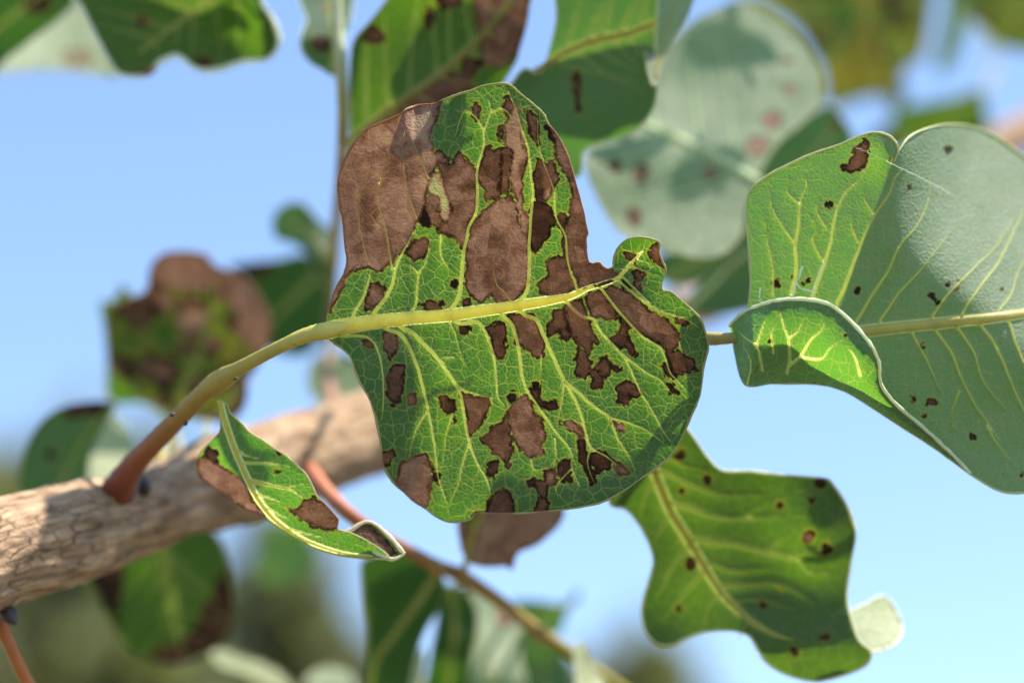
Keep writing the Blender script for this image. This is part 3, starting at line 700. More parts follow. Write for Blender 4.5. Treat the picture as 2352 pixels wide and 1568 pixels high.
def main_leaf():
    base = P(265, 1135, .5)
    root = thing('leaf', 'large green leaf with yellow midrib, riddled with dead brown blotches, on a reddish stalk', 'leaf', base)
    stalk(root, None, 'leaf_stalk', [(252, 1195, .530, 44), (262, 1150, .519, 45), (284, 1100, .511, 33), (322, 1050, .506, 26), (370, 1000, .499, 24), (425, 945, .492, 22), (472, 898, .486, 21), (508, 872, .482, 25), (552, 845, .477, 17), (620, 808, .474, 15), (690, 775, .4722, 17), (745, 760, .4716, 20), (790, 750, .4722, 12), (820, 745, .4728, 6)],
          [(.06, .025, .015), (.17, .05, .028), (.25, .075, .04), (.29, .12, .045), (.31, .20, .05), (.34, .26, .06), (.37, .31, .075), (.40, .34, .085), (.50, .44, .11), (.60, .54, .13), (.66, .58, .15)])
    for (x, y, d, r) in ((390, 955, .480, 5), (420, 975, .481, 6), (535, 873, .4725, 3)):
        c = np.array(P(x, y, d)); ts = np.linspace(0, 1, 5)
        v, f, _ = tube_data(c + ts[:, None] * np.array((.001, 0, .0006)), r * S * d * np.array((.3, .9, 1, .8, .2)), 8)
        mesh_obj('bud_scar', v, f, BUD, root)
    blade(root, None, 'blade', MAIN_OUT, MAIN_D, MAIN_MAT, cell=3.4, mid=MAIN_MID, mid_w=MAIN_W, veins=V, patches=PT, soft=SOFT, pillow=.32, vein_r=3.6, margin=2.3,
          margin_col=(.30, .29, .13), mid_col=(.52, .46, .11), mid_col2=(.60, .46, .05), n_out=5, seed=2, base_tone=.55, grow=3.5, stain=(.76, .10), mid_smooth=22)
    # small side leaflet folded along its midrib
    out = [(507, 925), (522, 930)] + c8([(390, 200), (500, 300), (560, 370), (680, 440), (760, 500), (860, 560), (950, 640), (1040, 730), (1100, 850), (1130, 910), (1200, 980), (1290, 1080), (1310, 1110), (1300, 1190), (1400, 1215), (1560, 1290), (1700, 1380), (1740, 1440), (1640, 1440), (1480, 1430), (1300, 1405), (1120, 1350), (960, 1260), (820, 1180), (720, 1110), (600, 1040), (480, 1010), (360, 900), (230, 820), (130, 740), (95, 660), (120, 570), (180, 490), (270, 400), (310, 330)])
    mid = c8([(300, 90), (340, 250), (390, 400), (450, 560), (540, 760), (620, 920), (740, 1080), (860, 1180), (960, 1250), (1120, 1320), (1350, 1390), (1600, 1420)])
    ms = smooth_open(mid, 5)
    md = smooth_open(mid, 6)
    def side(x, y):      # the half left of the midrib folds back steeply
        q = np.stack([np.ravel(x), np.ravel(y)], 1); dd, nr = seg_dist(q, ms)
        lf = (q[:, 0] - nr[:, 0]) * .85 - (q[:, 1] - nr[:, 1]) * .5
        return np.where(lf < 0, dd * .085 * 1.1, -dd * .085 * .35).reshape(np.shape(x))
    df = depth_field(.4795, (600, 1100), gx=-.03, gy=.03, ruf=ruffle(8, .5, 200), extra=side)
    pat = [(c8([(860, 1010), (960, 1000), (1020, 930), (1100, 900), (1200, 960), (1310, 1080), (1330, 1200), (1220, 1210), (1100, 1180), (960, 1090)]), .6),
           (c8([(90, 600), (200, 560), (300, 640), (420, 700), (520, 800), (640, 1000), (720, 1120), (560, 1060), (300, 900), (120, 760)]), .72), (c8([(160, 560), (200, 480), (280, 520), (300, 640), (230, 660)]), .35),
           (c8(circ(800, 690, 32, 18)), .5), (c8([(780, 520), (840, 570), (800, 580)]), .4), (c8([(960, 1260), (1050, 1270), (1010, 1295)]), .4)]
    vv = [(c8([(420, 490), (520, 560), (640, 590)]), None), (c8([(600, 780), (700, 800), (830, 840), (900, 830), (1020, 800)]), 3.4), (c8([(860, 840), (960, 890), (1020, 930)]), 2.4), (c8([(640, 900), (740, 930), (840, 970)]), None),
          (c8([(700, 630), (780, 640), (900, 660)]), None), (c8([(720, 1020), (820, 1070)]+[(900, 1110)]), None), (c8([(900, 1190), (1050, 1230), (1200, 1260)]), None)]
    blade(root, None, 'leaflet', out, df, leaf_material('side_leaflet_tissue', trans=(.04, .13, .004), trans2=(.055, .16, .005)), cell=5, mid=mid, mid_w=(13, 12, 11, 8, 4), veins=vv, patches=pat, vein_r=2.8, margin=2.2, pillow=.2,
          margin_col=(.40, .38, .20), mid_col=(.36, .32, .06), n_out=3, seed=4, label='small folded leaflet with a brown dead half and a curled tip')
    # curled tip: the end of the blade rolled over, its pale rim to the light
    ct = c8([(1360, 1225), (1430, 1190), (1500, 1145), (1570, 1125), (1650, 1165), (1760, 1265), (1850, 1370), (1865, 1400), (1830, 1425), (1760, 1445), (1700, 1425), (1600, 1375), (1480, 1305)])
    cdf = depth_field(.4800, (800, 1240), gx=-.05, gy=.5, ruf=ruffle(6, .2, 150))
    blade(root, None, 'curled_tip', ct, cdf, _lm['side_leaflet_tissue'], cell=4, patches=[(c8([(1380, 1220), (1500, 1140), (1580, 1140), (1760, 1300), (1820, 1400), (1740, 1430), (1500, 1300)]), .62)], margin=4.6, margin_col=(.55, .50, .36), margin_brown=(.55, .46, .33), seed=6, n_out=4)
main_leaf()
#@@RIGHT
# ------------------------------------------------------------------ big green leaf with a rolled lower margin
def right_leaf():
    root = thing('leaf', 'big grey-green leaf with small dark spots and its lower margin rolled over', 'leaf', P(1560, 770, .487))
    UPPER = [(1690, 800), (1708, 745), (1720, 690), (1724, 640), (1719, 560), (1713, 490), (1722, 440), (1760, 405), (1850, 360), (1920, 335), (1975, 312), (2010, 304), (2045, 314), (2063, 342), (2052, 372), (2066, 345), (2085, 318), (2115, 300), (2170, 286), (2230, 290), (2290, 315), (2352, 360),
             (2440, 420), (2520, 520), (2590, 650), (2640, 780), (2600, 930), (2500, 1050), (2420, 1115), (2340, 1132), (2290, 1125), (2230, 1090), (2190, 1060), (2120, 1010), (2040, 960), (1970, 915), (1920, 890), (1860, 880), (1790, 880), (1730, 870)]
    FOLD = smooth_open([(2230, 1092), (2190, 1060), (2120, 1010), (2040, 960), (1970, 915), (1920, 893), (1860, 879), (1790, 879), (1722, 889), (1700, 868), (1686, 810), (1678, 760)], 5)
    MARG = smooth_open([(1676, 748), (1710, 716), (1760, 696), (1810, 687), (1870, 690), (1915, 705), (1960, 745), (1995, 785), (2018, 830), (2023, 880), (2060, 930), (2130, 990), (2190, 1046), (2230, 1088)], 5)
    mid = [(1625, 778), (1690, 775), (1760, 772), (1860, 768), (1960, 763), (2060, 752), (2160, 742), (2260, 732), (2352, 720), (2500, 700), (2620, 690)]
    ms = smooth_open(mid, 4)
    def form(x, y):
        # shoulder: beyond the diagonal crease the upper blade leans back to the light
        s = (x - 2170) * .62 + (640 - y) * .78
        w = sstep(2020, 2230, x + (y - 400) * .1)
        lean = (np.sqrt(s ** 2 + 1600) + s) * .5 * .125 * w
        up = sstep(250, 20, y - 300) * 0
        low = np.maximum(y - 760, 0) * .012
        return lean - low
    global RIGHT_D
    df = RIGHT_D = depth_field(.479, (2100, 700), gx=-.03, gy=-.10, ruf=ruffle(12, .55, 380), extra=form, bumps=((2030, 335, 2.5, 40, 40), (2230, 960, -3, 200, 120)))
    vv = []
    for r, pts in ((4.2, [(590, 1345), (640, 1200), (700, 1040), (740, 900), (790, 640), (880, 470), (970, 400), (1060, 260)]), (4.0, [(430, 1300), (470, 1100), (460, 920), (490, 720), (500, 580), (550, 440), (540, 370)]), (2.4, [(460, 910), (380, 790), (280, 620), (260, 480)]), (2.6, [(285, 1310), (280, 1100), (240, 880), (210, 650)]),
                   (4.0, [(780, 1410), (860, 1230), (940, 1030), (1010, 840), (1090, 680), (1200, 520), (1260, 370), (1320, 310)]), (3.4, [(950, 1520), (1080, 1300), (1200, 1120), (1290, 920), (1420, 770), (1520, 560), (1540, 330)]), (3.2, [(1150, 1500), (1290, 1290), (1480, 1090), (1700, 800)]), (3.2, [(1560, 1470), (1700, 1280), (1900, 1080), (2050, 930), (2200, 700)]),
                   (3.4, [(1790, 1470), (1900, 1290), (2050, 1090), (2160, 900), (2260, 690), (2330, 600)]), (3.0, [(2080, 1440), (2180, 1300), (2240, 1120), (2340, 950)]), (2.2, [(670, 1030), (600, 870), (640, 780), (560, 660)]), (2.2, [(960, 880), (910, 760), (920, 650)]), (2.2, [(1080, 660), (1020, 560), (1010, 480)]), (2.0, [(710, 780), (630, 630), (660, 540)]), (2.0, [(490, 580), (400, 490), (420, 380)])):
        vv.append((c7(pts), r))
    for r, pts in ((3.0, [(980, 890), (1030, 960), (1080, 1090), (1160, 1220), (1230, 1320)]), (3.0, [(1060, 870), (1120, 960), (1160, 1080), (1250, 1190)]), (3.6, [(1150, 850), (1200, 920), (1250, 1030), (1310, 1170), (1400, 1320)]), (3.4, [(1260, 840), (1300, 950), (1360, 1060), (1450, 1180)]), (3.0, [(880, 900), (930, 990), (980, 1110)]), (2.0, [(1060, 1110), (1030, 1200), (1040, 1280)]), (2.0, [(1170, 1250), (1210, 1320), (1290, 1420)])):
        vv.append((c4(pts), r))
    pt = [(c7([(1010, 50), (1050, 60), (1050, 250), (1000, 310), (900, 330), (820, 320), (820, 270), (880, 250), (940, 130)]), .5), (c7(circ(740, 580, 45, 34)), .3), (c7(circ(315, 1220, 34, 42)), .34), (c7(circ(440, 1170, 14, 22)), .2), (c7(circ(565, 1190, 24, 22)), .28), (c7(circ(515, 1210, 16, 16)), .15), (c7(circ(955, 1275, 27)), .25), (c7(circ(1370, 450, 20, 22)), .25), (c7(circ(1680, 140, 34, 42)), .4),
          (c7(circ(1770, 1190, 32, 27)), .2), (c7(circ(1680, 1230, 25, 18)), .2), (c7(circ(1745, 1275, 30, 26)), .2), (c7(circ(1550, 1310, 27, 30)), .4), (c7(circ(1605, 1370, 34, 30)), .3), (c7(circ(1225, 225, 18)), .25), (c7(circ(2110, 1265, 12)), .3), (c7(circ(2160, 890, 8)), .2), (c4(circ(913, 935, 16)), .25), (c4(circ(1115, 1300, 18)), .4), (c4(circ(945, 1155, 28, 18)), .5), (c4(circ(872, 1145, 18, 12)), .5), (c4(circ(918, 1210, 14, 9)), .5), (c4(circ(1310, 1452, 12)), .4)]
    M = leaf_material('grey_green_leaf_tissue', refl=(.150, .176, .132), refl2=(.108, .136, .10), trans=(.036, .115, .002), trans2=(.054, .148, .004), net_amt=1.0, net_scale=3.6, bumpy=1.0)
    b = blade(root, None, 'blade', UPPER, df, M, cell=4.5, mid=mid, mid_w=(20, 24, 28, 28, 26, 25, 24, 22, 18, 8), veins=vv, patches=pt, pillow=.28, vein_r=3.6, margin=2.6, margin_col=(.42, .43, .24), mid_col=(.27, .24, .08), mid_col2=(.33, .29, .09), n_out=4, seed=9)
    def flap(x, y):
        sh = np.shape(x); q = np.stack([np.ravel(x), np.ravel(y)], 1)
        a, _ = seg_dist(q, FOLD); c, _ = seg_dist(q, MARG)
        s = a / (a + c + 1e-6); wdt = np.clip((a + c) / 120, 0, 1)
        h = .029 * wdt * np.sin(np.clip(s, 0, 1) * math.pi / 2) ** .8 * (1 - .25 * s)
        return df(x, y) - (h.reshape(sh)) - .0003
    OUT = np.vstack([FOLD[:-1], MARG[:-1]])
    fv = [(c4(p), r) for r, p in ((2.6, [(365, 1040), (375, 980), (370, 900), (345, 830), (330, 780)]), (2.6, [(375, 1010), (420, 970), (460, 910), (510, 860), (520, 800)]), (2.4, [(265, 1030), (255, 960), (245, 930), (270, 850), (290, 790)]), (2.0, [(245, 930), (200, 900), (165, 870)]), (2.2, [(420, 975), (500, 985), (540, 940), (600, 900)]), (2.0, [(375, 900), (410, 870), (440, 800)]), (2.0, [(310, 960), (305, 880), (330, 830)]), (2.2, [(660, 1050), (640, 980), (600, 930)]), (1.8, [(205, 1085), (220, 1000), (190, 930)]))]
    FM = leaf_material('rolled_margin_tissue', refl=(.085, .13, .085), refl2=(.07, .115, .07), trans=(.04, .125, .007), trans2=(.05, .15, .008), net_amt=1.2, net_scale=3.4)
    blade(root, None, 'rolled_margin', OUT, flap, FM, cell=4.0, veins=fv, patches=[(c4(circ(298, 912, 12)), .4), (c4(circ(597, 887, 9)), .35)], margin=0, pillow=.12, vein_r=2.6, sharp=True, seed=14)
    wp = P(MARG[:, 0], MARG[:, 1], flap(MARG[:, 0], MARG[:, 1]))
    v, f, ns = tube_data(wp, 4.2 * PX, 8, jitter=.3, seed=3)
    mesh_obj('margin', v, f, MARGIN_MAT, root, b, dict(col=np.repeat(np.array([(.50, .54, .38)]), len(v), 0)))
    stalk(root, None, 'leaf_stalk', [(1440, 800, .60, 16), (1520, 775, .53, 17), (1580, 775, .492, 17), (1640, 778, .4785, 15), (1700, 775, .4765, 11)], [TAN, YG, (.40, .30, .10), (.42, .37, .13)])
    # threads of an old spider web on this leaf
    web = thing('spider_web', 'torn white spider silk threads stretched across the big grey-green leaf', 'spider web', P(1840, 660, .468))
    def th(pts, r, seed):
        p = smooth_open(pts, 8); rg = np.random.RandomState(seed)
        d = df(p[:, 0], p[:, 1]) - .0012
        W = P(p[:, 0], p[:, 1], d) + rg.normal(size=(len(p), 3)) * .00006
        v, f, _ = tube_data(W, r * PX, 5, jitter=.3)
        mesh_obj('thread', v, f, WEB_MAT, web, None, dict(col=np.repeat(np.array([(.72, .74, .70)]), len(v), 0)))
    th(c7([(940, 125), (1100, 195), (1270, 280), (1480, 380), (1700, 495)]), .45, 1)
    rg = random.Random(4)
    for k in range(5):
        j = lambda a: a + rg.uniform(-9, 9)
        th(c7([(j(515), j(1080)), (j(495), j(1160)), (j(465), j(1210)), (j(440), j(1330))]), .5, k)
        th(c7([(j(465), j(1210)), (j(500), j(1255)), (j(550), j(1270)), (j(605), j(1280)), (j(595), j(1335))]), .5, 10 + k)
    for k in range(3):
        j = lambda a: a + rg.uniform(-10, 10)
        th(c7([(j(605), j(1280)), (j(650), j(1150)), (j(690), j(1060))]), .45, 20 + k)
        th(c7([(j(190), j(1250)), (j(180), j(1330)), (j(210), j(1380))]), .55, 30 + k)
right_leaf()
#@@OTHERS
# ------------------------------------------------------------------ the other leaves
MATS = {
    'green': dict(key='green_leaf_tissue', vein_t=(.17, .21, .04), refl=(.030, .048, .025), refl2=(.022, .038, .019), trans=(.026, .066, .001), trans2=(.040, .090, .002), net_amt=.35),
    'wavy': dict(key='wavy_leaf_tissue', vein_t=(.24, .28, .06), refl=(.045, .07, .045), refl2=(.034, .056, .034), trans=(.023, .054, .0015), trans2=(.034, .072, .002), net_amt=.35),
    'deep': dict(key='deep_green_leaf_tissue', vein_t=(.17, .21, .04), refl=(.03, .055, .027), refl2=(.022, .042, .02), trans=(.014, .05, .002), trans2=(.02, .065, .002), net_amt=.2),
    'pale': dict(key='glaucous_leaf_tissue', vein_t=(.17, .21, .04), refl=(.235, .255, .18), refl2=(.135, .16, .115), trans=(.04, .12, .015), trans2=(.055, .14, .015), net_amt=.25, bumpy=1.4),
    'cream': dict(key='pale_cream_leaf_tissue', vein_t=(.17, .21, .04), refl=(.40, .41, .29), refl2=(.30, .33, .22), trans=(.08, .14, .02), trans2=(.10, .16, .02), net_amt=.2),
    'grey': dict(key='dull_grey_green_tissue', vein_t=(.17, .21, .04), refl=(.062, .088, .066), refl2=(.046, .068, .05), trans=(.03, .085, .008), trans2=(.04, .105, .008), net_amt=.2),
    'mottle': dict(key='mottled_brown_green_tissue', vein_t=(.17, .21, .04), refl=(.045, .07, .032), refl2=(.035, .055, .026), trans=(.026, .068, .002), trans2=(.036, .085, .003), net_amt=.3, blotch=.45),
    'brown': dict(key='withered_brown_tissue', vein_t=(.17, .21, .04), refl=(.035, .05, .02), refl2=(.028, .042, .018), trans=(.018, .06, .002), trans2=(.024, .07, .002), net_amt=.2, blotch=.50),
    'yellow': dict(key='yellowing_leaf_tissue', vein_t=(.17, .21, .04), refl=(.11, .085, .025), refl2=(.08, .07, .022), trans=(.095, .072, .005), trans2=(.062, .072, .005), net_amt=.2, blotch=.36),
}
def leaf(label, outline, mid, d0, kind, gx=0.0, gy=0.0, mid_w=(14, 6), nv=0, stem=None, stem_col=None, ruf=(1.2, 300), fold=0.0, curl=0.0, bumps=(), patches=(), cell=9.0, seed=1, margin=2.2,
         margin_col=(.34, .34, .20), mid_col=(.26, .24, .06), veins=None, tone=.6, vein_r=2.8, pillow=0.0, extra=None, name='leaf', group=None, vein_col=(.17, .19, .06)):
    kw = dict(MATS[kind]); key = kw.pop('key')
    mat = leaf_material(key, **kw)
    c = np.mean(outline, 0)
    ms = smooth_open(mid, 3)
    df = depth_field(d0, c, gx, gy, bumps, ruffle(seed, *ruf), ms, fold, curl, extra)
    m0 = mid[0]
    loc = P(*stem[0][:3]) if stem else P(m0[0], m0[1], df(m0[0], m0[1]))
    root = thing(name, label, 'leaf', loc, group)
    so_ = smooth_closed(outline, 4)
    vv = veins if veins is not None else (auto_veins(so_, ms, nv, seed=seed) if nv else [])
    blade(root, None, 'blade', outline, df, mat, cell=cell, mid=mid, mid_w=mid_w, veins=vv, patches=patches, margin=margin, margin_col=margin_col, mid_col=mid_col, seed=seed, base_tone=tone, vein_r=vein_r, pillow=pillow, vein_col=vein_col)
    if stem:
        end = (m0[0], m0[1], float(df(m0[0], m0[1])) + .0005, mid_w[0] * .5)
        stalk(root, None, 'leaf_stalk', list(stem) + [end], stem_col or [TAN, YG, mid_col], n=6)
    return root, df

# wavy green leaf below the big one
o4 = [(1400, 1155), (1440, 1170), (1475, 1215), (1495, 1260), (1501, 1290), (1492, 1330), (1475, 1390), (1480, 1440), (1505, 1475), (1540, 1482), (1575, 1465), (1620, 1450), (1680, 1448), (1720, 1460), (1740, 1490), (1765, 1525), (1810, 1550), (1870, 1564), (1920, 1555), (1985, 1530), (2002, 1498), (1972, 1470), (1955, 1420), (1945, 1370), (1955, 1290), (1965, 1230), (1960, 1200), (1945, 1160), (1910, 1108), (1890, 1098), (1800, 1090), (1720, 1082), (1660, 1080), (1625, 1050), (1590, 1000), (1560, 975), (1480, 990), (1420, 1080)]
vo4 = [(c5(p), r) for r, p in ((4.2, [(490, 510), (600, 545), (720, 585), (850, 600), (1100, 585)]), (4.4, [(610, 720), (720, 735), (840, 745), (980, 785), (1100, 815), (1200, 840), (1280, 920), (1390, 915)]), (3.2, [(700, 870), (830, 905), (950, 895), (1080, 890)]), (3.8, [(790, 990), (930, 980), (1060, 975), (1180, 1010), (1300, 1090)]), (3.2, [(440, 330), (560, 390), (700, 440), (830, 460), (1000, 455)]), (3.6, [(550, 770), (480, 860), (420, 980), (380, 1050)]), (3.4, [(640, 920), (540, 1030), (470, 1120), (420, 1180)]),
                               (3.2, [(740, 1050), (680, 1110), (655, 1230)]), (3.2, [(450, 580), (390, 670), (340, 750)]), (2.6, [(900, 590), (960, 540), (1060, 480)]), (2.6, [(1050, 790), (1100, 730), (1180, 690)]), (2.6, [(1200, 830), (1300, 790), (1380, 770)]), (2.6, [(860, 1080), (980, 1080), (1100, 1110), (1200, 1140)]), (2.6, [(320, 430), (290, 520), (280, 600)]), (2.6, [(430, 240), (540, 290), (660, 300)]), (2.6, [(920, 1180), (880, 1260)] + [(850, 1330)]))]
pt4 = [(c5(circ(x, y, r)), t) for x, y, r, t in ((1270, 700, 44, .5), (1380, 775, 40, .25), (1100, 515, 30, .2), (1290, 480, 26, .2), (670, 365, 34, .3), (520, 430, 24, .3), (510, 215, 38, .4), (580, 855, 42, .3), (515, 730, 16, .3), (1000, 1100, 26, .35), (500, 1120, 18, .35), (1340, 380, 38, .2), (1370, 1300, 34, .4), (1190, 1380, 30, .55), (1100, 1025, 14, .5))]
W4, df4 = leaf('wavy-edged green leaf with pale diagonal midrib and a few round dark spots', o4, c5([(340, 270), (400, 420), (460, 560), (560, 720), (660, 890), (760, 1040), (860, 1140), (960, 1220), (1080, 1285), (1180, 1310)]), .508, 'wavy', gx=-.05, gy=-.2, mid_w=(20, 20, 18, 14, 8, 2), ruf=(1.5, 330),
     bumps=((1880, 1210, 5, 50, 60), (1540, 1420, -4, 80, 60), (1850, 1480, 5, 150, 60)), patches=pt4, veins=vo4, seed=31, margin=3, margin_col=(.50, .52, .34), cell=6, pillow=.5, vein_r=3.4, mid_col=(.26, .24, .06), vein_col=(.22, .24, .07),
     stem=[(1300, 790, .655, 12), (1330, 900, .60, 13), (1400, 1000, .54, 12)])
# its pale lobe curled back behind
def lobe():
    o = [(1935, 1420), (1990, 1385), (2030, 1368), (2056, 1395), (2073, 1440), (2055, 1478), (2010, 1496), (1980, 1488), (1950, 1470)]
    df = depth_field(.515, (2000, 1430), gx=.25, gy=1.0, ruf=ruffle(5, .3, 200))
    blade(W4, None, 'curled_lobe', o, df, leaf_material('pale_cream_leaf_tissue', **{k: v for k, v in MATS['cream'].items() if k != 'key'}), cell=7, margin=3, margin_col=(.6, .6, .5))
lobe()

# left: half-withered leaf and its neighbours
leaf('round half-withered leaf, dark green turning brown, growing beside the reddish stalk', [(345, 620), (362, 592), (400, 578), (470, 585), (490, 608), (530, 625), (570, 648), (600, 690), (619, 740), (614, 790), (590, 840), (560, 890), (540, 960), (470, 965), (430, 955), (390, 945), (340, 920), (290, 880), (255, 840), (248, 780), (248, 715), (285, 690), (330, 672), (342, 650)],
     [(395, 960), (420, 900), (450, 830), (472, 760), (488, 690), (490, 640)], .60, 'brown', gx=.05, gy=-.10, mid_w=(16, 12, 6), seed=41, nv=0, curl=2.0, margin_col=(.30, .22, .12), margin=3, mid_col=(.20, .19, .04), stem=[(355, 1130, .553, 11), (372, 1040, .575, 10)],
     patches=[([(340, 590), (400, 560), (480, 570), (580, 640), (630, 740), (615, 810), (560, 800), (540, 720), (480, 670), (400, 670), (350, 650)], .74), (circ(445, 735, 48, 30), .8), (circ(360, 850, 50, 28), .55)])
leaf('pale green underside of a bent leaf hanging behind the half-withered round leaf', [(232, 695), (262, 690), (280, 655), (300, 680), (300, 760), (330, 850), (400, 900), (395, 960), (330, 925), (255, 918), (246, 830), (240, 760)], [(390, 955), (330, 900), (280, 820), (262, 740)], .635, 'green', gy=-.3, mid_w=(10, 4), seed=43, stem=[(420, 1110, .575, 9), (410, 1030, .605, 9)])
leaf('dull brown narrow leaf tip poking out under the stalk of the blotched leaf', [(470, 962), (500, 950), (560, 880), (568, 905), (552, 948), (500, 968)], [(480, 962), (520, 945), (560, 890)], .59, 'brown', mid_w=(7, 3), seed=44, patches=[([(500, 970), (530, 930), (570, 870), (570, 950)], .6)], stem=[(455, 1060, .565, 7)], stem_col=[YG, YG])
leaf('dark green oval leaf with brown upper edge, hanging beside the half-withered leaf', [(528, 612), (590, 602), (640, 596), (690, 584), (722, 600), (748, 640), (760, 700), (745, 770), (700, 815), (650, 812), (600, 790), (590, 720), (570, 650)], [(760, 610), (700, 660), (640, 720), (600, 770)], .66, 'deep', gx=0, gy=.05, mid_w=(11, 5), seed=45, patches=[([(528, 620), (590, 595), (640, 600), (620, 632), (560, 640)], .3)], stem=[(772, 560, .61, 10)])
leaf('small grey-green young leaf curling beside the pale upright shoot', [(626, 516), (636, 486), (666, 466), (700, 470), (724, 498), (748, 520), (774, 535), (780, 600), (752, 655), (722, 622), (698, 575), (665, 556), (636, 546)], [(764, 620), (742, 575), (700, 530), (655, 510)], .63, 'grey', gx=.0, gy=.3, mid_w=(10, 4), seed=46, stem=[(768, 660, .632, 9)], bumps=((730, 590, 6, 25, 40),))
leaf('dark green leaf with brown top edge behind the bend of the branch', [(48, 1140), (48, 1065), (70, 1000), (110, 952), (170, 926), (262, 924), (250, 960), (225, 1010), (205, 1060), (195, 1130), (120, 1180)], [(110, 1170), (150, 1090), (200, 1000), (250, 935)], .60, 'grey', gx=.15, gy=-.12, mid_w=(8, 4), seed=47, patches=[([(130, 945), (170, 920), (265, 915), (235, 955), (160, 960)], .35), (circ(118, 1045, 16), .3)], stem=[(90, 1290, .525, 9), (95, 1230, .56, 9)])
leaf('sunlit cream-coloured leaf glowing behind the dark leaf at the bend of the branch', [(190, 1130), (205, 1050), (230, 990), (258, 950), (290, 975), (308, 1015), (290, 1060), (255, 1100), (220, 1130)], [(215, 1130), (240, 1060), (275, 985)], .63, 'cream', gx=.2, gy=1.1, mid_w=(8, 4), seed=48, stem=[(200, 1240, .53, 8), (205, 1190, .58, 8)])
leaf('hanging green leaf with backlit yellow-green centre below the thick branch', [(190, 1300), (215, 1365), (262, 1442), (300, 1498), (380, 1525), (470, 1503), (522, 1462), (536, 1385), (525, 1300), (490, 1220), (400, 1180), (280, 1200)], [(372, 1215), (380, 1300), (392, 1370), (405, 1440), (420, 1500)], .61, 'green', gx=.05, gy=.0, mid_w=(18, 12, 5), seed=52, nv=5, mid_col=(.26, .25, .04), margin_col=(.30, .26, .12), fold=-.25, stem=[(370, 1180, .565, 10)],
     patches=[([(190, 1300), (300, 1200), (270, 1440), (300, 1490)], .3), ([(430, 1460), (520, 1300), (540, 1400), (510, 1480), (400, 1530), (330, 1500)], .42)])

# reddish shoot below the branch with its leaves
def shoot():
    root = thing('shoot', 'slender reddish to olive drooping shoot growing out from under the branch', 'twig', P(712, 1080, .552))
    stalk(root, None, 'stem', [(712, 1075, .556, 16), (740, 1115, .540, 17), (775, 1155, .533, 17), (822, 1195, .532, 16), (880, 1232, .538, 15), (935, 1262, .545, 15), (1000, 1298, .552, 16), (1060, 1322, .557, 17), (1150, 1382, .563, 15), (1245, 1455, .570, 15), (1330, 1512, .576, 14), (1420, 1575, .582, 13), (1520, 1650, .59, 12)],
          [(.44, .14, .075), (.50, .19, .10), (.36, .12, .06), (.28, .13, .06), (.30, .17, .07), (.32, .19, .07), (.30, .23, .06), (.30, .26, .05), (.30, .27, .06)], n=8)
    for (x, y, d) in ((1000, 1300, .551), (1060, 1322, .556), (1240, 1452, .569)):
        c = np.array(P(x, y, d)); ts = np.linspace(-1, 1, 7)
        v, f, _ = tube_data(c + ts[:, None] * np.array((.0022, .0006, -.0013)), 18.5 * S * d * (1 - .35 * ts ** 2), 12)
        mesh_obj('node', v, f, STALK_MAT, root, None, dict(col=np.repeat(np.array([(.32, .21, .07)]), len(v), 0)))
shoot()
leaf('withered brown leaf with pointed tip hanging from the drooping shoot under the blotched leaf', [(1052, 1200), (1075, 1160), (1180, 1120), (1270, 1150), (1295, 1172), (1282, 1205), (1235, 1248), (1195, 1265), (1182, 1285), (1176, 1306), (1160, 1298), (1145, 1300), (1110, 1300), (1080, 1292), (1064, 1270), (1056, 1235)],
     [(1068, 1300), (1082, 1240), (1102, 1190), (1140, 1140)], .548, 'brown', gx=.05, gy=-.1, mid_w=(16, 12, 7), seed=56, mid_col=(.34, .27, .07), patches=[([(1090, 1180), (1300, 1120), (1300, 1200), (1180, 1320), (1070, 1300), (1100, 1230)], .82)], stem=[(1060, 1322, .557, 11)], stem_col=[TAN, YG], margin_col=(.36, .20, .12))
leaf('long olive leaf with pale midrib hanging straight down from the drooping shoot', [(1000, 1300), (950, 1270), (900, 1268), (845, 1280), (832, 1300), (838, 1380), (846, 1450), (840, 1560), (845, 1660), (920, 1640), (948, 1530), (975, 1450), (1008, 1395), (1022, 1345)], [(1000, 1322), (960, 1382), (910, 1450), (868, 1510), (850, 1580)], .575, 'deep', gx=.0, gy=-.12, mid_w=(13, 10, 6), seed=58, mid_col=(.30, .27, .08), stem=[(1000, 1300, .553, 9)], margin_col=(.24, .24, .12), stem_col=[TAN, YG])
leaf('dark green leaf with sunlit pale fold behind the drooping shoot', [(1022, 1345), (1100, 1362), (1175, 1392), (1202, 1440), (1192, 1500), (1205, 1600), (1100, 1680), (975, 1640), (982, 1540), (1000, 1450)], [(1040, 1350), (1080, 1430), (1110, 1500), (1150, 1600)], .62, 'pale', gx=.05, gy=.12, mid_w=(10, 6), seed=59, stem=[(1120, 1352, .566, 8)], extra=lambda x, y: 24 * sstep(1030, 1190, x) * sstep(1580, 1390, y), patches=[(circ(1165, 1415, 32, 24), .8)])
leaf('narrow dark green leaf hanging in front of the leaf with the sunlit pale fold', [(1012, 1352), (1050, 1346), (1088, 1380), (1096, 1440), (1080, 1520), (1060, 1650), (985, 1650), (988, 1520), (1003, 1430)], [(1040, 1350), (1044, 1450), (1030, 1560), (1022, 1640)], .600, 'deep', gx=.05, gy=.05, mid_w=(9, 4), seed=66, stem=[(1062, 1325, .558, 7)])
leaf('shaded blue-grey leaf low behind the drooping shoot, under the hooked leaf', [(1188, 1490), (1230, 1462), (1280, 1480), (1312, 1540), (1325, 1640), (1200, 1650)], [(1250, 1640), (1248, 1560), (1240, 1475)], .67, 'grey', gx=0, gy=.30, mid_w=(8, 4), seed=67)
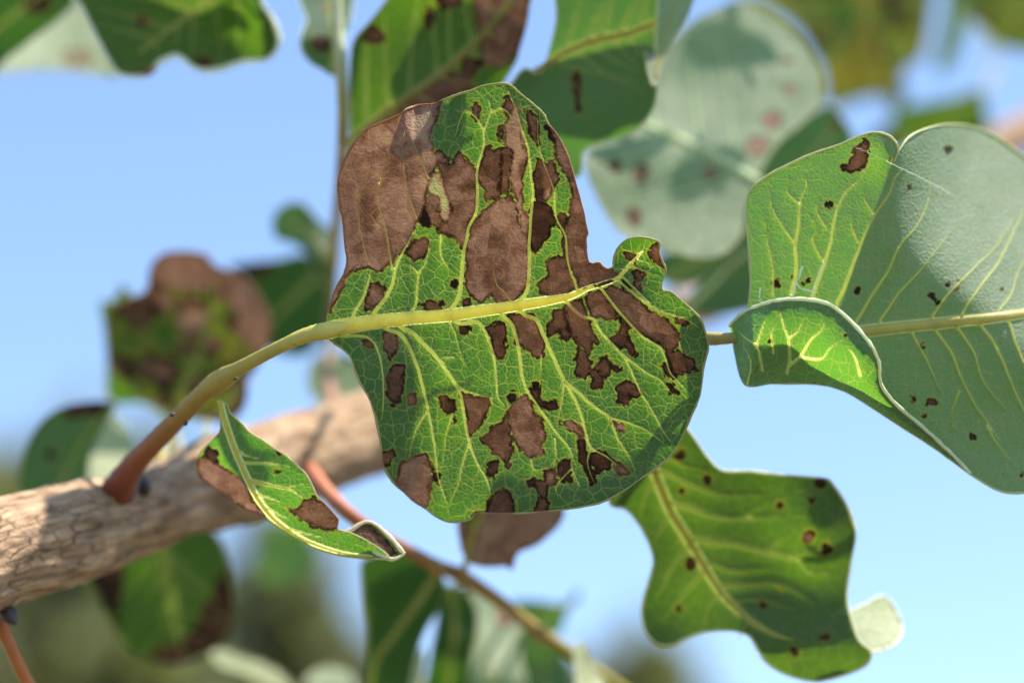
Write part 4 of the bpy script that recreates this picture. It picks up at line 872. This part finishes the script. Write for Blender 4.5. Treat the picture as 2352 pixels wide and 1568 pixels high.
leaf('dull grey-green leaf with hooked tip behind the drooping shoot', [(1175, 1385), (1240, 1380), (1290, 1386), (1315, 1372), (1328, 1352), (1332, 1372), (1305, 1400), (1285, 1450), (1230, 1480), (1190, 1470)], [(1185, 1460), (1230, 1425), (1290, 1392), (1325, 1360)], .66, 'grey', mid_w=(8, 4), gy=-.1, seed=60, stem=[(1220, 1440, .58, 7)])
leaf('white sunlit leaf standing upright at the end of the drooping shoot', [(1318, 1490), (1327, 1474), (1342, 1482), (1362, 1525), (1395, 1575), (1400, 1640), (1330, 1640), (1322, 1550)], [(1365, 1630), (1352, 1560), (1330, 1490)], .565, 'cream', gx=.5, gy=.9, mid_w=(6, 3), seed=61, stem=[(1420, 1575, .582, 8), (1395, 1640, .575, 7)])
leaf('narrow pale leaf lying edge-on in sunlight below the hanging green leaf', [(486, 1505), (492, 1488), (530, 1496), (600, 1520), (650, 1548), (690, 1600), (620, 1575), (560, 1545), (505, 1528)], [(680, 1595), (600, 1542), (500, 1503)], .64, 'cream', gx=.2, gy=1.2, mid_w=(6, 3), seed=62)
leaf('small dark leaf with pale sunlit rim rising at the foot of the far tree', [(700, 1575), (722, 1545), (760, 1528), (800, 1545), (815, 1580), (800, 1640), (720, 1640)], [(760, 1635), (760, 1590), (760, 1545)], .66, 'pale', gy=.35, mid_w=(6, 3), seed=63, extra=lambda x, y: 10 * sstep(1580, 1530, y))
leaf('white sunlit sliver of a leaf beside the long olive leaf', [(936, 1575), (942, 1530), (960, 1500), (975, 1490), (972, 1540), (968, 1600), (950, 1650)], [(955, 1640), (956, 1580), (968, 1500)], .60, 'cream', gx=.6, gy=.9, mid_w=(5, 3), seed=64)
leaf('dim bluish-green leaf far behind, seen between the branch and the folded leaflet', [(590, 1270), (620, 1215), (680, 1200), (720, 1240), (715, 1300), (660, 1340), (600, 1330)], [(600, 1330), (650, 1270), (710, 1220)], .80, 'grey', gy=-.3, mid_w=(7, 3), seed=65)

def red_twig():
    root = thing('shoot', 'bare orange-red shoot descending from the thick end of the branch beside a black bud', 'twig', P(-20, 1370, .50))
    stalk(root, None, 'stem', [(-25, 1370, .50, 15), (0, 1432, .497, 16), (20, 1475, .497, 15), (45, 1530, .498, 15), (75, 1590, .50, 15), (120, 1690, .50, 15)], [(.34, .12, .05), (.46, .17, .07), (.44, .16, .06), (.40, .18, .06)])
    a = np.array(P(8, 1392, .493)); b = np.array(P(42, 1442, .490)); ts = np.linspace(0, 1, 9)
    v, f, _ = tube_data(a + (b - a) * ts[:, None], 19 * S * .49 * np.sin(np.clip(ts * .92 + .2, 0, 1) * math.pi) ** .8 + 2e-5, 12, jitter=.05)
    mesh_obj('bud', v, f, BUD, root)
red_twig()

# pale upright shoot behind, with leaves
def upright():
    root = thing('shoot', 'pale green upright shoot rising behind the blotched leaf from the branch', 'twig', P(765, 930, .60))
    stalk(root, None, 'stem', [(765, 945, .60, 15), (755, 870, .625, 13), (757, 800, .64, 12), (762, 700, .64, 12), (768, 600, .62, 12), (775, 500, .59, 13), (785, 390, .56, 14), (788, 300, .545, 14), (787, 220, .54, 14), (782, 130, .54, 15), (775, 60, .542, 13), (770, -60, .545, 12)],
          [(.40, .18, .12), (.22, .15, .10), (.2, .16, .08), (.30, .27, .08), (.28, .22, .07), (.22, .15, .06), (.38, .36, .12), (.40, .42, .22), (.42, .46, .28), (.36, .42, .26)])
upright()
leaf('drooping green leaf with brown spots and pale sunlit top on the upright shoot', [(690, -40), (690, 10), (704, 45), (690, 85), (696, 120), (715, 145), (742, 160), (764, 172), (775, 130), (790, 90), (806, 45), (812, -10), (800, -60)], [(768, 160), (765, 100), (758, 30), (752, -40)], .545, 'grey', gx=.1, gy=.1, mid_w=(9, 5), seed=71, extra=lambda x, y: 16 * sstep(100, -20, y), patches=[(circ(735, 100, 26, 22), .5), (circ(760, 20, 16, 14), .75)], margin_col=(.4, .45, .35), stem=[(782, 200, .54, 8)])
leaf('pale sunlit leaf base hugging the foot of the upright shoot', [(706, 880), (712, 840), (735, 816), (790, 812), (830, 830), (850, 880), (830, 930), (770, 935), (725, 920)], [(765, 930), (750, 880), (740, 830)], .64, 'pale', gx=.1, gy=.7, mid_w=(8, 4), seed=72, stem=[(768, 950, .60, 8)])

# top leaves behind the blotched leaf
leaf('mottled green and brown leaf with diagonal midrib touching the upright shoot', [(800, 420), (806, 330), (804, 230), (806, 140), (815, 92), (852, 48), (890, 0), (930, -60), (1060, -100), (1215, -70), (1214, 20), (1205, 70), (1193, 112), (1180, 150), (1120, 240), (1040, 330), (920, 420)], [(800, 325), (870, 272), (940, 222), (1010, 172), (1090, 100), (1160, 20), (1210, -60)], .530, 'green', gx=-.05, gy=-.18, mid_w=(13, 16, 14, 8), nv=8, seed=81, mid_col=(.20, .16, .05), cell=7, vein_r=2.0,
     patches=[([(1085, -60), (1220, -80), (1215, 40), (1195, 120), (1150, 160), (1110, 150), (1090, 60)], .62), ([(828, 92), (850, 55), (880, 70), (890, 100), (860, 105)], .4), ([(880, 250), (960, 215), (1040, 160), (1080, 170), (1090, 220), (1000, 270), (900, 330), (820, 380), (830, 300)], .5), (circ(1080, 150, 24, 30), .4), ([(1010, -60), (1070, -60), (1060, 10), (1020, 30), (1000, 0)], .42), (circ(985, 40, 14, 26), .35)], stem=[(790, 360, .556, 9), (790, 345, .54, 8)], stem_col=[YG, YG])
leaf('broad dull green leaf with yellow midrib and pale folded edge above the blotched leaf', [(1296, -60), (1278, 50), (1258, 130), (1238, 168), (1205, 158), (1180, 185), (1150, 240), (1200, 330), (1300, 400), (1332, 402), (1338, 350), (1370, 330), (1420, 318), (1465, 296), (1500, 250), (1509, 200), (1505, 150), (1505, 80), (1510, 0), (1510, -70)], [(1238, 158), (1300, 120), (1370, 92), (1440, 78), (1510, 52)], .522, 'grey', gx=-.02, gy=-.22, mid_w=(12, 16, 14), nv=6, seed=83, mid_col=(.24, .20, .05), cell=7, vein_r=1.8, patches=[(circ(1325, 200, 10, 44), .4), (circ(1328, 248, 10, 16), .45)], margin_col=(.45, .48, .30),
     stem=[(1130, 260, .60, 9), (1190, 190, .54, 8)], stem_col=[YG, YG], vein_col=(.11, .15, .06))
leaf('pale blue-green sunlit leaf half tucked behind the broad dull green leaf', [(1500, -60), (1600, -60), (1590, 10), (1572, 50), (1545, 90), (1520, 150), (1500, 200), (1480, 100)], [(1505, 180), (1525, 90), (1555, 0), (1570, -50)], .525, 'pale', gx=.35, gy=.75, mid_w=(7, 4), seed=84)
C_out = [(1470, 200), (1530, 110), (1590, 52), (1650, 20), (1700, 5), (1760, 28), (1830, 80), (1868, 135), (1888, 190), (1882, 240), (1835, 288), (1785, 330), (1745, 395), (1715, 470), (1695, 550), (1640, 590), (1560, 585), (1480, 562), (1420, 530), (1385, 480), (1352, 410), (1345, 350), (1400, 290)]
leaf('large pale grey-green leaf in full sun with orange spots and thick midrib', C_out, [(1740, 415), (1650, 362), (1560, 318), (1480, 285), (1400, 240)], .585, 'pale', gx=.2, gy=.85, mid_w=(20, 22, 16, 10), seed=87, ruf=(2.2, 260), nv=4, mid_col=(.46, .54, .34), cell=8, vein_col=(.36, .45, .30), vein_r=3.0,
     patches=[(circ(1885 - 1250 + 0, 0, 1), .5)] + [(c, t) for c, t in ((circ(1775, 275, 24, 22), .8), (circ(1740, 335, 30, 22), .78), (circ(1814, 210, 15, 15), .85), (circ(1472, 398, 22, 24), .72), (circ(1630, 400, 18, 18), .85), (circ(1808, 140, 16, 10), .6), (circ(1415, 385, 14, 20), .6), (circ(1455, 500, 20, 24), .55))], stem=[(1850, 560, .77, 10), (1800, 470, .65, 10)], stem_col=[TAN, (.46, .54, .34)])
leaf('dull blue-green shaded leaf behind the large pale sunlit leaf', [(1760, 340), (1850, 270), (1905, 245), (1945, 285), (1962, 330), (1940, 420), (1860, 500), (1760, 560), (1680, 600), (1600, 650), (1530, 650), (1500, 600), (1600, 540), (1700, 440)], [(1540, 640), (1660, 560), (1790, 450), (1920, 290)], .63, 'grey', gx=-.02, gy=.30, mid_w=(12, 6), seed=88, patches=[(circ(1925, 285, 16, 12), .5), (circ(1960 - 130, 640 - 30, 5), .5)], stem=[(1560, 720, .715, 10)])
leaf('shaded green leaf with pale rib between the large pale and the big grey-green leaf', [(1570, 705), (1600, 660), (1650, 610), (1720, 535), (1790, 560), (1780, 680), (1700, 715), (1620, 722)], [(1580, 705), (1640, 650), (1700, 590), (1770, 560)], .60, 'grey', gx=0, gy=.34, mid_w=(13, 6), mid_col=(.45, .48, .36), seed=89, patches=[(circ(1672, 608, 11), .6)], stem=[(1590, 700, .70, 9)])

# upper left leaves
leaf('large dark green leaf with wavy lower edge and a pale rolled rim', [(150, -60), (185, 15), (215, 75), (240, 125), (268, 165), (300, 176), (335, 172), (370, 142), (408, 128), (440, 152), (470, 163), (510, 158), (560, 142), (612, 138), (636, 112), (640, 85), (625, 45), (600, 0), (590, -70), (400, -130)], [(560, -80), (480, 0), (400, 60), (320, 120)], .545, 'green', gx=.05, gy=-.05, mid_w=(10, 5), seed=92, ruf=(2.4, 240), nv=5, bumps=((560, 90, -6, 60, 60), (600, 60, 8, 30, 70)), margin=6, margin_col=(.6, .63, .50), cell=8,
     patches=[(circ(330, 50, 18, 16), .55), (circ(352, 168, 30, 14), .3), (circ(470, 140, 24, 14), .4)])
leaf('very dark green leaf edge, deeply shaded, overlapping a sunlit cream leaf', [(-80, -80), (190, -80), (172, 0), (140, 40), (80, 85), (20, 130), (-60, 180)], [(180, -70), (90, -10), (0, 60), (-60, 120)], .60, 'deep', gx=.05, gy=.05, mid_w=(9, 5), seed=93, patches=[(circ(85, 5, 34, 30), .3)])
leaf('sunlit cream and pale orange leaf behind the two dark green leaves', [(-40, 170), (30, 110), (90, 60), (160, 10), (200, 10), (235, 80), (262, 150), (268, 178), (200, 168), (110, 160), (20, 165)], [(255, 170), (200, 110), (170, 40)], .64, 'cream', gx=.15, gy=.95, mid_w=(7, 4), seed=94, patches=[(circ(178, 136, 34, 26), .95)])

# far upper right leaves, yellowing
far = [('yellowing olive leaf far behind, above the large pale sunlit leaf', [(1680, -60), (1900, -60), (1990, 0), (2010, 110), (1985, 190), (1930, 232), (1895, 210), (1880, 150), (1820, 60), (1740, 10)], [(1700, -40), (1820, 40), (1930, 200)], .84, 'yellow', 0, -.2, 101),
       ('olive-yellow leaf far behind with a ragged side, next to small gaps of sky', [(1960, -60), (2130, -60), (2138, 30), (2120, 130), (2090, 150), (2060, 190), (2000, 215), (1960, 150), (1950, 50)], [(2060, -50), (2050, 60), (2020, 200)], .82, 'yellow', .1, -.3, 102),
       ('greyish olive leaf far behind, hanging over the gaps of sky', [(2200, -60), (2440, -60), (2440, 110), (2352, 118), (2290, 100), (2250, 60), (2225, 30)], [(2420, -40), (2330, 30), (2230, 20)], .80, 'mottle', 0, 0, 103),
       ('small bright green leaf far behind, just above the notch of the big grey-green leaf', [(2060, 260), (2120, 238), (2200, 222), (2250, 205), (2265, 250), (2268, 310), (2200, 330), (2090, 330)], [(2260, 220), (2180, 270), (2090, 320)], .80, 'green', 0, -.3, 104),
       ('brownish leaf far behind, between two gaps of sky', [(1890, 210), (1960, 190), (2050, 180), (2085, 215), (2070, 260), (2100, 330), (2040, 360), (1990, 330), (2050, 270), (2030, 225), (1960, 235), (1915, 250)], [(1900, 225), (2000, 205), (2075, 300)], .86, 'mottle', 0, -.1, 105)]
far += [('dull olive brown leaf far behind, its tip beside the rim of the large pale leaf', [(1780, -60), (1860, -70), (1960, -20), (1975, 60), (1930, 120), (1880, 140), (1840, 70)], [(1800, -50), (1870, 30), (1920, 110)], .78, 'mottle', 0, .1, 107),
        ('brown mottled leaf hanging far behind in front of the yellowing olive leaf', [(2040, -60), (2100, -60), (2125, 40), (2090, 120), (2040, 160), (2005, 90), (2010, 0)], [(2080, -50), (2065, 50), (2040, 150)], .77, 'mottle', 0, .1, 108),
        ('narrow grey-green leaf far behind, slanting between two gaps of sky', [(2180, -40), (2215, -50), (2225, 30), (2205, 110), (2170, 170), (2150, 150), (2165, 60)], [(2200, -40), (2195, 50), (2160, 160)], .85, 'pale', 0, .3, 109)]
for lb, o, m, d, k, gx, gy, sd in far: leaf(lb, o, m, d, k, gx, gy, mid_w=(9, 5), seed=sd, cell=11, stem=[(m[0][0] + 30, m[0][1] - 70, d + .03, 6)])
leaf('pale sunlit leaf edge curving between gaps of sky far behind', [(2225, 30), (2262, 48), (2288, 80), (2296, 120), (2285, 130), (2265, 95), (2240, 65)], [(2230, 38), (2270, 72), (2288, 120)], .83, 'cream', .3, .9, mid_w=(5, 3), seed=106)
#@@ADDED_SHADE
# ------------------------------------------------------------------ unseen leaves added above the view, shaped to shade chosen areas below
def shade_leaf(i, pts, tmin):
    pts = np.array(pts, float)
    W = P(pts[:, 0], pts[:, 1], pts[:, 2]); c = W.mean(0)
    rg = np.random.RandomState(300 + i)
    n = SUN + rg.normal(size=3) * .22; n /= np.linalg.norm(n)
    t = tmin
    while True:
        q = c + SUN * t
        Q = W + SUN * (((q - W) @ n) / (SUN @ n))[:, None]
        rel = Q - CAM; dz = rel @ FW; yy = 784 - (rel @ UP) / (S * dz)
        if yy.max() < -70 or t > .6: break
        t += .008
    u = np.cross(n, (0.3, 1, .1)); u /= np.linalg.norm(u); w = np.cross(n, u)
    L = np.stack([(Q - q) @ u, (Q - q) @ w], 1)
    out = smooth_closed(L, 5)
    root = thing('leaf', 'unseen leaf added above the view to shade the leaves and branch below', 'leaf', q + u * np.abs(L[:, 0]).max(), 'unseen leaves added above the branch for shade')
    rings = np.linspace(0, 1, 9)[1:]; cen = out.mean(0)
    V = [cen]; F = []; m = len(out)
    for r in rings: V += list(cen + (out - cen) * r)
    V = np.array(V)
    for k in range(m): F.append([0, 1 + k, 1 + (k + 1) % m])
    for r in range(len(rings) - 1):
        for k in range(m): F.append([1 + r * m + k, 1 + (r + 1) * m + k, 1 + (r + 1) * m + (k + 1) % m, 1 + r * m + (k + 1) % m])
    rr = np.hypot(V[:, 0], V[:, 1]); hgt = .12 * np.abs(V[:, 1]) + .0012 * np.sin(V[:, 0] * 260) * np.sin(V[:, 1] * 200)
    W3 = q + V[:, :1] * u + V[:, 1:2] * w + hgt[:, None] * n
    k = len(V)
    b = mesh_obj('blade', W3, F, leaf_material('green_leaf_tissue'), root, None, dict(sdf=np.full(k, -30.), tone=np.full(k, .5), vd=np.full(k, 60.), seam=np.full(k, 30.)), uv=V * 120)
    x0 = np.abs(L[:, 0]).max(); ts = np.linspace(.97, -.85, 14)
    mp = q + (ts * x0)[:, None] * u + .0004 * n
    v, f, ns = tube_data(mp, np.linspace(.0010, .0003, 14), 7)
    mesh_obj('midrib', v, f, MIDRIB_MAT, root, b, dict(col=np.repeat(np.array([(.40, .36, .10)]), len(v), 0)))
_br = np.array(BR, float)
def bd(pts):        # (x, v) with v = -1 at the upper outline of the branch, 1 at the lower
    res = []
    for x, v in pts:
        yc, dc, r = (float(np.interp(x, _br[:, 0], _br[:, k])) for k in (1, 2, 3))
        y = yc + v * r
        dr = P(x, y, 1.0) - CAM
        hit = BRANCH_TREE.ray_cast(Vector(CAM), Vector(dr).normalized())
        d = float((np.array(hit[0]) - CAM) @ FW) if hit[0] is not None else dc
        res.append((x, y, d))
    return res
mn = lambda pts: [(x, y, float(MAIN_D(x, y))) for x, y in pts]
rt = lambda pts: [(x, y, float(RIGHT_D(x, y))) for x, y in pts]
fl = lambda pts, d: [(x, y, d) for x, y in pts]
SHADE_AREAS = [fl([(-80, -100), (600, -100), (590, 20), (500, 70), (420, 130), (250, 190), (-80, 200)], .55), fl([(230, 700), (330, 680), (420, 760), (480, 850), (440, 970), (330, 960), (230, 860)], .60),
       fl([(520, 580), (660, 540), (790, 580), (790, 800), (660, 850), (570, 790)], .66), fl([(30, 900), (240, 890), (210, 1050), (190, 1150), (30, 1180)], .60),
       bd([(95, -.3), (100, -.9), (200, -.9), (320, -.9), (450, -.9), (560, -.9), (590, -.3), (600, .7), (450, .8), (250, .8), (60, .8), (-20, .7), (20, .4), (80, .1)]), fl([(450, 890), (540, 910), (600, 990), (645, 1040), (590, 1115), (540, 1160), (440, 1140)], .4795),
       mn([(760, 770), (880, 790), (945, 850), (955, 940), (925, 1040), (950, 1110), (920, 1180), (840, 1130), (780, 920)]), mn([(1130, 1110), (1230, 1125), (1330, 1115), (1440, 1080), (1480, 1110), (1340, 1200), (1150, 1210)]),
       mn([(1003, 240), (1050, 215), (1065, 290), (1050, 370), (1015, 395), (990, 350)]), 
       fl([(1810, 1130), (1900, 1090), (1990, 1210), (1930, 1300), (1800, 1290), (1750, 1200)], .498), fl([(1740, 1470), (1900, 1450), (2010, 1500), (1900, 1590), (1760, 1560)], .498),
       fl([(430, 1200), (570, 1220), (570, 1500), (430, 1560), (415, 1400)], .61), fl([(880, 1290), (1050, 1280), (1030, 1420), (970, 1620), (830, 1620), (850, 1400)], .575),
       fl([(880, 250), (980, 40), (1090, -70), (1250, -70), (1230, 100), (1110, 210), (950, 350)], .530), fl([(1600, 30), (1720, 40), (1800, 120), (1720, 170), (1640, 130)], .60), fl([(1360, 340), (1450, 330), (1470, 450), (1430, 530), (1380, 480)], .575), fl([(1520, 430), (1600, 400), (1640, 500), (1590, 580), (1520, 560)], .575), fl([(1170, 90), (1300, 110), (1520, 40), (1530, 270), (1400, 350), (1300, 430), (1140, 310)], .522)]
for i, c in enumerate(SHADE_AREAS): shade_leaf(i, c, .06)
print('objects', len(bpy.data.objects), 'verts', sum(len(m.vertices) for m in bpy.data.meshes))
